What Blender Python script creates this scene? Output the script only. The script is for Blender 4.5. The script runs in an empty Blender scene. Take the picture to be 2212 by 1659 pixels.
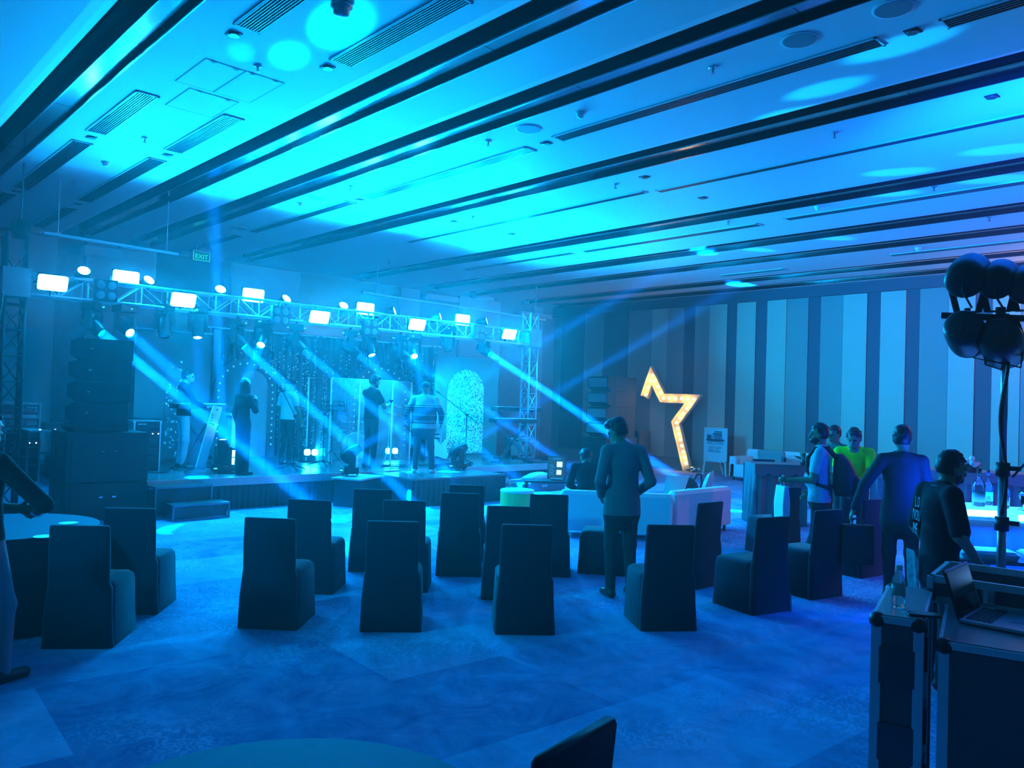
import bpy, bmesh, math, random
import numpy as np
from mathutils import Vector, Matrix, Euler

random.seed(7)
RNG = np.random.default_rng(7)
SC = bpy.context.scene
COL = SC.collection

# ------------------------------------------------------------------ camera
IW, IH = 2212, 1659
CAM_H = 1.9
_c = np.array([IW / 2, IH / 2])
_a = np.array((-500.0, 815.0)) - _c          # vanishing point of the room's y axis
_b = np.array((2940.0, 924.0)) - _c          # vanishing point of the room's x axis
FPX = float(np.sqrt(-(_a @ _b)))
_d1 = np.array([_a[0], _a[1], FPX]); _d1 /= np.linalg.norm(_d1)
_d2 = np.array([_b[0], _b[1], FPX]); _d2 /= np.linalg.norm(_d2)
ROT = np.array([_d2, _d1, np.cross(_d2, _d1)])
cam_data = bpy.data.cameras.new('camera')
cam = bpy.data.objects.new('camera', cam_data)
COL.objects.link(cam)
cam_data.sensor_fit = 'HORIZONTAL'
cam_data.sensor_width = 36.0
cam_data.lens = FPX * 36.0 / IW
cam_data.clip_end = 200
_M = Matrix.Identity(4)
for i in range(3):
    _M[i][0] = ROT[i][0]; _M[i][1] = -ROT[i][1]; _M[i][2] = -ROT[i][2]
_M[0][3], _M[1][3], _M[2][3] = 0, 0, CAM_H
cam.matrix_world = _M
SC.camera = cam

def ray(x, y): return ROT @ np.array([x - IW / 2, y - IH / 2, FPX])
_O = np.array([0, 0, CAM_H])
def onz(x, y, z=0.0): r = ray(x, y); return Vector(_O + (z - CAM_H) / r[2] * r)
def onx(x, y, X): r = ray(x, y); return Vector(_O + X / r[0] * r)
def ony(x, y, Y): r = ray(x, y); return Vector(_O + Y / r[1] * r)

# ------------------------------------------------------------------ world: thin stage haze in the hall
world = bpy.data.worlds.new('hall_air'); SC.world = world
world.use_nodes = True
_nt = world.node_tree
_nt.nodes['Background'].inputs['Color'].default_value = (0, 0, 0, 1)
_nt.nodes['Background'].inputs['Strength'].default_value = 0.0
HAZE = 0.0046
_vs = _nt.nodes.new('ShaderNodeVolumeScatter')
_vs.inputs['Color'].default_value = (1, 1, 1, 1)
_vs.inputs['Density'].default_value = HAZE
_vs.inputs['Anisotropy'].default_value = 0.68
_nt.links.new(_vs.outputs['Volume'], _nt.nodes['World Output'].inputs['Volume'])

# ------------------------------------------------------------------ exposure
vs = SC.view_settings
SC.display_settings.display_device = 'sRGB'
vs.view_transform = 'Standard'; vs.look = 'None'; vs.gamma = 1.0; vs.use_curve_mapping = False
vs.exposure = 0.0
SC.cycles.use_denoising = True
SC.cycles.use_adaptive_sampling = True
SC.cycles.adaptive_threshold = .25
SC.cycles.adaptive_min_samples = 16
SC.cycles.max_bounces = 6
SC.cycles.diffuse_bounces = 2
SC.cycles.glossy_bounces = 2
SC.cycles.transmission_bounces = 5
SC.cycles.transparent_max_bounces = 8
SC.cycles.volume_bounces = 0
SC.cycles.sample_clamp_indirect = 4.0
SC.cycles.use_light_tree = True
SC.cycles.blur_glossy = 0.5
SC.cycles.caustics_reflective = False
SC.cycles.caustics_refractive = False

# ------------------------------------------------------------------ helpers
MATS = {}
def mat(name, color=(.5, .5, .5), rough=.6, metal=0.0, spec=.5, emit=None, estr=0.0, alpha=1.0, trans=0.0, ior=1.45, noise=0.0, nscale=20.0, bump=0.0, bscale=60.0, sample=True, sheen=0.0):
    if name in MATS: return MATS[name]
    m = bpy.data.materials.new(name); m.use_nodes = True
    nt = m.node_tree; b = nt.nodes['Principled BSDF']
    b.inputs['Base Color'].default_value = (*color, 1)
    b.inputs['Roughness'].default_value = rough
    b.inputs['Metallic'].default_value = metal
    b.inputs['Specular IOR Level'].default_value = spec
    b.inputs['IOR'].default_value = ior
    if alpha < 1: b.inputs['Alpha'].default_value = alpha
    if trans: b.inputs['Transmission Weight'].default_value = trans
    if sheen: b.inputs['Sheen Weight'].default_value = sheen
    if emit:
        b.inputs['Emission Color'].default_value = (*emit, 1); b.inputs['Emission Strength'].default_value = estr
        if not sample: m.cycles.emission_sampling = 'NONE'
    if noise or bump:
        tc = nt.nodes.new('ShaderNodeTexCoord')
    if noise:
        n = nt.nodes.new('ShaderNodeTexNoise'); n.inputs['Scale'].default_value = nscale; n.inputs['Detail'].default_value = 4
        mx = nt.nodes.new('ShaderNodeMix'); mx.data_type = 'RGBA'
        mx.inputs['A'].default_value = (*[max(0, c * (1 - noise)) for c in color], 1)
        mx.inputs['B'].default_value = (*[min(1, c * (1 + noise)) for c in color], 1)
        nt.links.new(tc.outputs['Object'], n.inputs['Vector']); nt.links.new(n.outputs['Fac'], mx.inputs['Factor'])
        nt.links.new(mx.outputs['Result'], b.inputs['Base Color'])
    if bump:
        n2 = nt.nodes.new('ShaderNodeTexNoise'); n2.inputs['Scale'].default_value = bscale
        bp = nt.nodes.new('ShaderNodeBump'); bp.inputs['Strength'].default_value = bump; bp.inputs['Distance'].default_value = .02
        nt.links.new(tc.outputs['Object'], n2.inputs['Vector']); nt.links.new(n2.outputs['Fac'], bp.inputs['Height'])
        nt.links.new(bp.outputs['Normal'], b.inputs['Normal'])
    MATS[name] = m
    return m

def tag(o, label=None, cat=None, group=None, kind=None):
    if label: o['label'] = label
    if cat: o['category'] = cat
    if group: o['group'] = group
    if kind: o['kind'] = kind
    return o

def thing(name, label, cat, loc=(0, 0, 0), rz=0.0, group=None, rot=None):
    o = bpy.data.objects.new(name, None); COL.objects.link(o)
    o.empty_display_size = .1
    o.location = loc; o.rotation_euler = rot if rot else (0, 0, rz)
    return tag(o, label, cat, group)

def copy_tree(o, parent=None):
    c = o.copy(); COL.objects.link(c)
    if parent is not None:
        c.parent = parent
    for ch in [k for k in o.children]: copy_tree(ch, c)
    return c

class MB:
    """collects shapes; build() links them as one mesh object"""
    def __init__(s): s.v = []; s.f = []; s.m = []; s.mi = 0
    def add(s, vs_, fs):
        n = len(s.v); s.v.extend([tuple(v) for v in vs_]); s.f.extend([tuple(i + n for i in f) for f in fs]); s.m.extend([s.mi] * len(fs)); return s
    def box(s, c, d, rot=None, taper=None):
        x, y, z = d[0] / 2, d[1] / 2, d[2] / 2
        tx, ty = taper if taper else (1, 1)
        P = [(-x, -y, -z), (x, -y, -z), (x, y, -z), (-x, y, -z), (-x * tx, -y * ty, z), (x * tx, -y * ty, z), (x * tx, y * ty, z), (-x * tx, y * ty, z)]
        R = Euler(rot).to_matrix() if rot else None
        P = [(R @ Vector(p) if R else Vector(p)) + Vector(c) for p in P]
        return s.add(P, [(0, 3, 2, 1), (4, 5, 6, 7), (0, 1, 5, 4), (1, 2, 6, 5), (2, 3, 7, 6), (3, 0, 4, 7)])
    def bb(s, x0, x1, y0, y1, z0, z1): return s.box(((x0 + x1) / 2, (y0 + y1) / 2, (z0 + z1) / 2), (x1 - x0, y1 - y0, z1 - z0))
    def cyl(s, p0, p1, r0, r1=None, n=10, cap=True):
        r1 = r0 if r1 is None else r1
        p0, p1 = Vector(p0), Vector(p1); d = (p1 - p0)
        if d.length < 1e-6: return s
        d.normalize(); u = d.orthogonal().normalized(); w = d.cross(u)
        V = []
        for p, r in ((p0, r0), (p1, r1)):
            for i in range(n):
                a = 2 * math.pi * i / n; V.append(p + u * (r * math.cos(a)) + w * (r * math.sin(a)))
        F = [(i, (i + 1) % n, n + (i + 1) % n, n + i) for i in range(n)]
        if cap: F += [tuple(range(n - 1, -1, -1)), tuple(range(n, 2 * n))]
        return s.add(V, F)
    def bar(s, p0, p1, w, h=None, up=(0, 0, 1)):
        h = h or w; p0, p1 = Vector(p0), Vector(p1); d = (p1 - p0).normalized()
        u = d.cross(Vector(up))
        if u.length < 1e-4: u = d.cross(Vector((1, 0, 0)))
        u.normalize(); k = u.cross(d).normalized()
        V = []
        for p in (p0, p1):
            for a, b in ((-1, -1), (1, -1), (1, 1), (-1, 1)): V.append(p + u * (a * w / 2) + k * (b * h / 2))
        return s.add(V, [(0, 3, 2, 1), (4, 5, 6, 7), (0, 1, 5, 4), (1, 2, 6, 5), (2, 3, 7, 6), (3, 0, 4, 7)])
    def tube(s, pts, r, n=6):
        pts = [Vector(p) for p in pts]; V = []; prev = None
        rs = r if isinstance(r, (list, tuple)) else [r] * len(pts)
        for i, p in enumerate(pts):
            d = (pts[min(i + 1, len(pts) - 1)] - pts[max(i - 1, 0)]).normalized()
            u = (prev - d * prev.dot(d)) if prev is not None else d.orthogonal()
            if u.length < 1e-5: u = d.orthogonal()
            u.normalize(); prev = u; w = d.cross(u)
            for k in range(n):
                a = 2 * math.pi * k / n; V.append(p + u * (rs[i] * math.cos(a)) + w * (rs[i] * math.sin(a)))
        F = []
        for i in range(len(pts) - 1):
            for k in range(n): F.append((i * n + k, i * n + (k + 1) % n, (i + 1) * n + (k + 1) % n, (i + 1) * n + k))
        F += [tuple(range(n - 1, -1, -1)), tuple(range((len(pts) - 1) * n, len(pts) * n))]
        return s.add(V, F)
    def lathe(s, prof, c=(0, 0, 0), n=16, axis=None, sx=1.0, sy=1.0):
        V = []; c = Vector(c)
        Q = Vector((0, 0, 1)).rotation_difference(Vector(axis)) if axis else None
        for r, z in prof:
            for k in range(n):
                a = 2 * math.pi * k / n; p = Vector((r * math.cos(a) * sx, r * math.sin(a) * sy, z))
                V.append((Q @ p if Q else p) + c)
        F = []
        for i in range(len(prof) - 1):
            for k in range(n): F.append((i * n + k, i * n + (k + 1) % n, (i + 1) * n + (k + 1) % n, (i + 1) * n + k))
        F += [tuple(range(n - 1, -1, -1)), tuple(range((len(prof) - 1) * n, len(prof) * n))]
        return s.add(V, F)
    def prism(s, poly, vec):
        n = len(poly); vec = Vector(vec); P = [Vector(p) for p in poly]
        return s.add(P + [p + vec for p in P], [tuple(range(n - 1, -1, -1)), tuple(range(n, 2 * n))] + [(i, (i + 1) % n, n + (i + 1) % n, n + i) for i in range(n)])
    def quad(s, a, b, c, d): return s.add([a, b, c, d], [(0, 1, 2, 3)])
    def ball(s, c, r, n=10, m=6, sc=(1, 1, 1)):
        V = []; c = Vector(c)
        for i in range(1, m):
            t = math.pi * i / m
            for k in range(n):
                a = 2 * math.pi * k / n
                V.append(c + Vector((r * math.sin(t) * math.cos(a) * sc[0], r * math.sin(t) * math.sin(a) * sc[1], r * math.cos(t) * sc[2])))
        V += [c + Vector((0, 0, r * sc[2])), c - Vector((0, 0, r * sc[2]))]
        T, B = len(V) - 2, len(V) - 1; F = []
        for i in range(m - 2):
            for k in range(n): F.append((i * n + k, (i + 1) * n + k, (i + 1) * n + (k + 1) % n, i * n + (k + 1) % n))
        for k in range(n):
            F.append((T, k, (k + 1) % n)); F.append((B, (m - 2) * n + (k + 1) % n, (m - 2) * n + k))
        return s.add(V, F)
    def mesh(s, name, mats, smooth=False, bevel=0.0, fix=True):
        me = bpy.data.meshes.new(name)
        me.from_pydata(s.v, [], s.f)
        for m in (mats if isinstance(mats, (list, tuple)) else [mats]): me.materials.append(m)
        if any(s.m): me.polygons.foreach_set('material_index', s.m)
        if fix or bevel:
            bm = bmesh.new(); bm.from_mesh(me)
            bmesh.ops.recalc_face_normals(bm, faces=bm.faces)
            if bevel:
                es = [e for e in bm.edges if len(e.link_faces) == 2 and e.calc_face_angle(0) > .5]
                bmesh.ops.bevel(bm, geom=es, offset=bevel, segments=2, affect='EDGES', profile=.5)
            bm.to_mesh(me); bm.free()
        if smooth:
            me.polygons.foreach_set('use_smooth', [True] * len(me.polygons))
        me.update(); return me
    def build(s, name, mats, parent=None, smooth=False, bevel=0.0, loc=None, rot=None, fix=True):
        o = bpy.data.objects.new(name, s.mesh(name, mats, smooth, bevel, fix)); COL.objects.link(o)
        if parent is not None: o.parent = parent
        if loc is not None: o.location = loc
        if rot is not None: o.rotation_euler = rot
        return o

def inst(name, me, parent=None, loc=None, rot=None, scale=None):
    o = bpy.data.objects.new(name, me); COL.objects.link(o)
    if parent is not None: o.parent = parent
    if loc is not None: o.location = loc
    if rot is not None: o.rotation_euler = rot
    if scale is not None: o.scale = scale
    return o

def text_mesh(txt, size, name='lettering', ext=.001, align='CENTER', font_shear=0):
    cu = bpy.data.curves.new(name, 'FONT'); cu.body = txt; cu.size = size; cu.extrude = ext; cu.align_x = align; cu.align_y = 'CENTER'; cu.shear = font_shear
    cu.resolution_u = 2
    o = bpy.data.objects.new(name, cu); COL.objects.link(o)
    dg = bpy.context.evaluated_depsgraph_get()
    me = bpy.data.meshes.new_from_object(o.evaluated_get(dg))
    bpy.data.objects.remove(o); bpy.data.curves.remove(cu)
    return me

def lamp(name, kind, loc, color, power, target=None, parent=None, **kw):
    L = bpy.data.lights.new(name, kind); L.color = color; L.energy = power
    for k, v in kw.items(): setattr(L, k, v)
    o = bpy.data.objects.new(name, L); COL.objects.link(o); o.location = loc
    if target is not None:
        d = Vector(target) - Vector(loc); o.rotation_euler = d.to_track_quat('-Z', 'Y').to_euler()
    if parent is not None:
        o.parent = parent
    return o
# ------------------------------------------------------------------ room shell
HC = 5.2                 # ceiling height
XR, YB = 20.2, 19.5      # striped wall, stage wall
XL, YF = -5.0, -6.5      # walls behind the camera
STAGE_Z = .52

def carpet_material():
    m = bpy.data.materials.new('patchwork_carpet'); m.use_nodes = True
    nt = m.node_tree; N = nt.nodes; L = nt.links; b = N['Principled BSDF']
    tc = N.new('ShaderNodeTexCoord')
    def mapping(scale, rot=0, loc=(0, 0, 0)):
        mp = N.new('ShaderNodeMapping'); mp.inputs['Scale'].default_value = (scale,) * 3; mp.inputs['Rotation'].default_value = (0, 0, rot); mp.inputs['Location'].default_value = loc
        L.new(tc.outputs['Object'], mp.inputs['Vector']); return mp
    br = N.new('ShaderNodeTexBrick'); br.inputs['Scale'].default_value = 1; br.inputs['Mortar Size'].default_value = 0.0
    br.inputs['Brick Width'].default_value = 1.9; br.inputs['Row Height'].default_value = 1.15
    br.inputs['Color1'].default_value = (.0, .0, .0, 1); br.inputs['Color2'].default_value = (1, 1, 1, 1)
    L.new(mapping(1.0, .06).outputs[0], br.inputs['Vector'])
    n1 = N.new('ShaderNodeTexNoise'); n1.inputs['Scale'].default_value = 2.3; n1.inputs['Detail'].default_value = 10; n1.inputs['Roughness'].default_value = .74; n1.inputs['Distortion'].default_value = .9
    L.new(mapping(1).outputs[0], n1.inputs['Vector'])
    # damask figure: warped rings
    vo = N.new('ShaderNodeTexVoronoi'); vo.inputs['Scale'].default_value = 2.4; vo.feature = 'F1'
    n2 = N.new('ShaderNodeTexNoise'); n2.inputs['Scale'].default_value = 9; n2.inputs['Detail'].default_value = 2
    L.new(mapping(1).outputs[0], n2.inputs['Vector'])
    ad = N.new('ShaderNodeVectorMath'); ad.operation = 'MULTIPLY_ADD'; ad.inputs[1].default_value = (.34,) * 3
    L.new(n2.outputs['Color'], ad.inputs[0]); L.new(tc.outputs['Object'], ad.inputs[2]); L.new(ad.outputs[0], vo.inputs['Vector'])
    mt = N.new('ShaderNodeMath'); mt.operation = 'MULTIPLY'; mt.inputs[1].default_value = 46
    sn = N.new('ShaderNodeMath'); sn.operation = 'SINE'
    L.new(vo.outputs['Distance'], mt.inputs[0]); L.new(mt.outputs[0], sn.inputs[0])
    rp = N.new('ShaderNodeValToRGB'); rp.color_ramp.elements[0].position = .3; rp.color_ramp.elements[1].position = .5
    L.new(sn.outputs[0], rp.inputs['Fac'])
    ms = N.new('ShaderNodeTexNoise'); ms.inputs['Scale'].default_value = .55; ms.inputs['Detail'].default_value = 2
    L.new(mapping(1, 0, (7, 3, 0)).outputs[0], ms.inputs['Vector'])
    mr = N.new('ShaderNodeValToRGB'); mr.color_ramp.elements[0].position = .48; mr.color_ramp.elements[1].position = .60
    L.new(ms.outputs['Fac'], mr.inputs['Fac'])
    mul = N.new('ShaderNodeMath'); mul.operation = 'MULTIPLY'; L.new(rp.outputs['Color'], mul.inputs[0]); L.new(mr.outputs['Color'], mul.inputs[1])
    # value = .5*noise + .28*patch + .25*damask
    c1 = N.new('ShaderNodeValToRGB'); c1.color_ramp.elements[0].position = .3; c1.color_ramp.elements[1].position = .72
    L.new(n1.outputs['Fac'], c1.inputs['Fac'])
    a1 = N.new('ShaderNodeMath'); a1.operation = 'MULTIPLY_ADD'; a1.inputs[1].default_value = .5
    s1 = N.new('ShaderNodeMath'); s1.operation = 'MULTIPLY'; s1.inputs[1].default_value = .42
    L.new(br.outputs['Color'], s1.inputs[0]); L.new(c1.outputs['Color'], a1.inputs[0]); L.new(s1.outputs[0], a1.inputs[2])
    a2 = N.new('ShaderNodeMath'); a2.operation = 'MULTIPLY_ADD'; a2.inputs[1].default_value = .30
    L.new(mul.outputs[0], a2.inputs[0]); L.new(a1.outputs[0], a2.inputs[2])
    cr = N.new('ShaderNodeValToRGB')
    cr.color_ramp.elements[0].color = (.06, .10, .29, 1); cr.color_ramp.elements[1].color = (.46, .60, .88, 1)
    L.new(a2.outputs[0], cr.inputs['Fac']); L.new(cr.outputs['Color'], b.inputs['Base Color'])
    b.inputs['Roughness'].default_value = .95; b.inputs['Specular IOR Level'].default_value = .1
    return m

o = MB().bb(XL, XR, YF, YB, -.1, 0).build('floor', carpet_material()); tag(o, kind='structure')

m_ceil = mat('ceiling_paint', (.62, .62, .62), .55, spec=.25)
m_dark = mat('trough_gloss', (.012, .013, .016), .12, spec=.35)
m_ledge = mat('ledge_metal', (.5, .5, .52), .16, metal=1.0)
m_trim = mat('trim_steel', (.75, .75, .78), .2, metal=1.0)
TX = [2.56, 5.035, 6.33, 8.77, 12.16, 14.6, 16.25, 18.6, 19.92]     # far edges of the ceiling troughs
W_T = .45
def ceil_bay(x0, x1):
    """slab from x0 to x1 with a soft lip rising towards the next trough"""
    m = MB()
    pts = [(x0, HC), (x1 - .22, HC), (x1 - .12, HC + .018), (x1 - .05, HC + .05), (x1, HC + .10), (x1, HC + .6), (x0, HC + .6)]
    m.prism([(x, YF, z) for x, z in pts], (0, YB - YF, 0))
    o = m.build('ceiling', m_ceil); tag(o, kind='structure'); return o
prev = XL
for k, x3 in enumerate(TX):
    x0 = x3 - W_T
    ceil_bay(prev, x0)
    g = MB()
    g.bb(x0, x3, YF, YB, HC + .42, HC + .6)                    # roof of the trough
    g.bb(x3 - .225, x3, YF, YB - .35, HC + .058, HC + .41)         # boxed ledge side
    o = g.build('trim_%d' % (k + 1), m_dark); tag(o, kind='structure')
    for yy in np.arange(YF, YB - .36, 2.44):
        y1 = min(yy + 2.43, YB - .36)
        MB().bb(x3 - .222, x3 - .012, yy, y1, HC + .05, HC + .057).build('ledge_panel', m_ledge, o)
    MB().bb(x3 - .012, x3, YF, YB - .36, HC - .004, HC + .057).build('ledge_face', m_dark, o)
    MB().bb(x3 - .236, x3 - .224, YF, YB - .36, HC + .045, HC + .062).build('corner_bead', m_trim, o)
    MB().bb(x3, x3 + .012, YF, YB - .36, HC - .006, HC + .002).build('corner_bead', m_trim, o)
    prev = x3
ceil_bay(prev, XR + .3)

# stage wall: fabric panels, dark door panels, pilasters
m_wallb = mat('stage_wall_fabric', (.30, .30, .31), .8, noise=.15, nscale=8)
m_wallb_l = mat('stage_wall_light', (.46, .46, .46), .75)
m_wallb_d = mat('stage_wall_dark', (.09, .09, .1), .25, spec=.5)
wb = MB().bb(XL, XR + .2, YB, YB + .2, 0, HC + .6).build('wall_back', m_wallb); tag(wb, kind='structure')
edges_px = [(-260, 8, 0), (8, 120, 1), (120, 182, 0), (182, 334, 1), (334, 480, 2), (480, 496, 0), (496, 646, 1), (646, 862, 2), (862, 905, 1), (905, 990, 0), (990, 1080, 1), (1080, 1150, 0), (1150, 1172, 1)]
for a, c, t in edges_px:
    x0 = ony(a, 600, YB).x; x1 = ony(c, 600, YB).x
    MB().bb(x0 + .01, x1 - .01, YB - (.10 if t == 1 else .04), YB, .0, HC - .05).build('wall_panel', (m_wallb, m_wallb_l, m_wallb_d)[t], wb)
for a, c, y0_, y1_ in ((54, 130, 490, 512), (262, 300, 528, 541), (180, 262, 530, 560), (920, 988, 634, 655), (1028, 1062, 638, 650), (1122, 1188, 672, 690)):
    p = ony(a, y0_, YB - .3); q = ony(c, y1_, YB - .3)
    MB().bb(p.x, q.x, YB - .4, YB - .1, q.z, p.z).build('air_duct_box', m_ceil, wb)

# striped wall
m_sd = mat('stripe_dark', (.11, .11, .13), .75, noise=.1, nscale=60)
m_sm = mat('stripe_mid', (.34, .33, .28), .75, noise=.1, nscale=60)
m_sl = mat('stripe_light', (.56, .53, .40), .75, noise=.1, nscale=60)
wr = MB().bb(XR, XR + .2, YF, YB, 0, HC + .6).build('wall_right', m_sm); tag(wr, kind='structure')
S = [(1212, 1262, 0), (1262, 1302, 1), (1302, 1357, 0), (1357, 1408, 1), (1408, 1441, 2), (1441, 1477, 1), (1477, 1500, 0), (1500, 1532, 1), (1532, 1570, 2), (1570, 1591, 0), (1591, 1632, 2), (1632, 1656, 0),
     (1656, 1698, 2), (1698, 1745, 1), (1745, 1771, 0), (1771, 1820, 1), (1820, 1872, 2), (1872, 1901, 0), (1901, 1956, 2), (1956, 1985, 0), (1985, 2048, 1), (2048, 2106, 2), (2106, 2143, 0), (2143, 2205, 2), (2205, 2262, 1), (2262, 2300, 0), (2300, 2380, 2), (2380, 2450, 1), (2450, 2520, 2), (2520, 2570, 0), (2570, 2700, 2)]
for a, c, t in S:
    y0 = onx(c, 800, XR).y; y1 = onx(a, 800, XR).y
    MB().bb(XR - (.05 if t == 2 else .035 if t == 1 else .02), XR, y0 + .006, y1 - .006, .34, HC - .30).build('wall_panel', (m_sd, m_sm, m_sl)[t], wr)
bb_ = MB().bb(XR - .06, XR, YF, YB, 0, .32).build('baseboard_right', mat('skirting_wood', (.30, .27, .23), .5)); tag(bb_, kind='structure')
cv = MB().bb(XR - .10, XR, YF, YB, HC - .29, HC - .0).build('trim_20', m_sd); tag(cv, kind='structure')
o = MB().bb(XL - .2, XL, YF, YB, 0, HC + .6).build('wall_left', m_wallb); tag(o, kind='structure')
o = MB().bb(XL, XR, YF - .2, YF, 0, HC + .6).build('wall_front', m_wallb); tag(o, kind='structure')

# stage platform
m_deck = mat('stage_deck', (.16, .16, .17), .22, spec=.5, noise=.2, nscale=3)
m_skirt = mat('stage_skirt', (.05, .05, .055), .8)
m_fascia = mat('stage_fascia', (.55, .55, .56), .4)
def pleated_skirt(p0, p1, z0, z1, depth=.02, step=.05):
    p0, p1 = Vector(p0), Vector(p1); L = (p1 - p0).length; d = (p1 - p0) / L; nrm = Vector((d.y, -d.x, 0))
    n = max(2, int(L / step)); V = []; F = []
    for i in range(n + 1):
        w = depth * (1 if i % 2 else -1) * (0.6 + .4 * random.random())
        q = p0 + d * (L * i / n)
        V += [(q.x + nrm.x * w * 1.4, q.y + nrm.y * w * 1.4, z0), (q.x + nrm.x * w * .5, q.y + nrm.y * w * .5, z1)]
    for i in range(n): F.append((2 * i, 2 * i + 2, 2 * i + 3, 2 * i + 1))
    return MB().add(V, F)
def rrect(w, d, r, n=3):
    r = min(r, w / 2 - 1e-4, d / 2 - 1e-4); P = []
    for cx, cy, a0 in ((w / 2 - r, d / 2 - r, 0), (-w / 2 + r, d / 2 - r, 90), (-w / 2 + r, -d / 2 + r, 180), (w / 2 - r, -d / 2 + r, 270)):
        for i in range(n + 1):
            a = math.radians(a0 + 90 * i / n); P.append((cx + r * math.cos(a), cy + r * math.sin(a)))
    return P
def loft(m, secs, n=3):
    """secs: (cx, cy, z, w, d, r) from bottom to top"""
    V = []; k = 4 * (n + 1)
    for cx, cy, z, w, d, r in secs:
        V += [(cx + x, cy + y, z) for x, y in rrect(w, d, r, n)]
    F = []
    for i in range(len(secs) - 1):
        for j in range(k): F.append((i * k + j, i * k + (j + 1) % k, (i + 1) * k + (j + 1) % k, (i + 1) * k + j))
    F += [tuple(range(k - 1, -1, -1)), tuple(range((len(secs) - 1) * k, len(secs) * k))]
    return m.add(V, F)

# stage: deck boards, fascia, skirts
SX0, SX1, SY0, SY1 = 4.2, 13.4, 12.5, 18.9
TX0, TX1, TY0 = 8.15, 10.35, 11.15
st = thing('stage_platform', 'low black stage platform with glossy deck and pale front edge', 'stage', (0, 0, 0))
for i in range(8):
    x0 = SX0 + (SX1 - SX0) * i / 8; x1 = SX0 + (SX1 - SX0) * (i + 1) / 8
    for j in range(3):
        y0 = SY0 + (SY1 - SY0) * j / 3; y1 = SY0 + (SY1 - SY0) * (j + 1) / 3
        MB().bb(x0 + .003, x1 - .003, y0 + .003, y1 - .003, STAGE_Z - .03, STAGE_Z).build('deck_board', m_deck, st)
MB().bb(SX0, SX1, SY0 - .03, SY0, STAGE_Z - .13, STAGE_Z - .002).build('fascia', m_fascia, st)
MB().bb(SX0 + .1, SX1 - .1, SY0 + .1, SY1, 0, STAGE_Z - .04).build('substructure', m_skirt, st)
pleated_skirt((SX0, SY0, 0), (SX1, SY0, 0), 0.005, STAGE_Z - .12).build('skirt', m_skirt, st, fix=False)
pleated_skirt((SX1, SY0, 0), (SX1, SY1, 0), 0.005, STAGE_Z - .04).build('skirt', m_skirt, st, fix=False)
th = thing('stage_thrust', 'dark thrust platform with pleated skirt jutting from the stage front', 'stage', (0, 0, 0))
for i in range(2):
    x0 = TX0 + (TX1 - TX0) * i / 2; x1 = TX0 + (TX1 - TX0) * (i + 1) / 2
    MB().bb(x0 + .003, x1 - .003, TY0, SY0 - .035, STAGE_Z - .05, STAGE_Z - .02).build('deck_board', m_deck, th)
pleated_skirt((TX0, TY0, 0), (TX1, TY0, 0), 0.005, STAGE_Z - .05, .022, .055).build('skirt', m_skirt, th, fix=False)
pleated_skirt((TX0, SY0 - .05, 0), (TX0, TY0, 0), 0.005, STAGE_Z - .05, .022, .055).build('skirt', m_skirt, th, fix=False)
pleated_skirt((TX1, TY0, 0), (TX1, SY0 - .05, 0), 0.005, STAGE_Z - .05, .022, .055).build('skirt', m_skirt, th, fix=False)
MB().bb(TX0 + .08, TX1 - .08, TY0 + .08, SY0 - .06, 0, STAGE_Z - .06).build('substructure', m_skirt, th)

# corner box beside the thrust, covered with film
m_film = mat('clear_film_black', (.05, .05, .06), .18, spec=.6, bump=.3, bscale=18)
fb = thing('equipment_box', 'black film-wrapped box at stage front carrying a moving head lamp', 'box', (7.62, 12.02, 0), math.radians(28))
m_ = MB(); loft(m_, [(0, 0, 0, .80, .52, .03), (0, 0, .46, .78, .50, .03)]); m_.build('body', m_film, fb)
m_ = MB(); loft(m_, [(0, 0, .462, .86, .58, .02), (0, 0, .49, .86, .58, .02)]); m_.build('lid', m_fascia, fb)

# steps at the stage front
m_steel = mat('step_frame_steel', (.22, .22, .24), .3, metal=1.0)
m_stepblk = mat('step_panel', (.06, .06, .065), .35)
sp = thing('stage_steps', 'two-tread metal framed steps leading up to the stage', 'steps', (0, 0, 0))
sx0 = ony(332, 1060, 12.2).x; sx1 = ony(452, 1060, 12.2).x
for (z, y0, y1, dx) in ((.46, 12.1, 12.47, 0), (.23, 11.72, 12.1, .12)):
    MB().bb(sx0 + dx, sx1 + dx, y0, y1, z - .03, z).build('tread', m_stepblk, sp)
    f = MB()
    for x in (sx0 + dx, sx1 + dx):
        for y in (y0 + .012, y1 - .012): f.bar((x, y, 0), (x, y, z), .024)
        f.bar((x, y0 + .012, z - .012), (x, y1 - .012, z - .012), .026); f.bar((x, y0 + .012, .014), (x, y1 - .012, .014), .024)
    f.bar((sx0 + dx, y0 + .012, z - .012), (sx1 + dx, y0 + .012, z - .012), .03); f.bar((sx0 + dx, y0 + .012, .014), (sx1 + dx, y0 + .012, .014), .024)
    f.build('frame', m_steel, sp)
    MB().bb(sx0 + dx + .02, sx1 + dx - .02, y0 + .03, y0 + .036, .03, z - .04).build('riser_panel', m_stepblk, sp)

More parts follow.
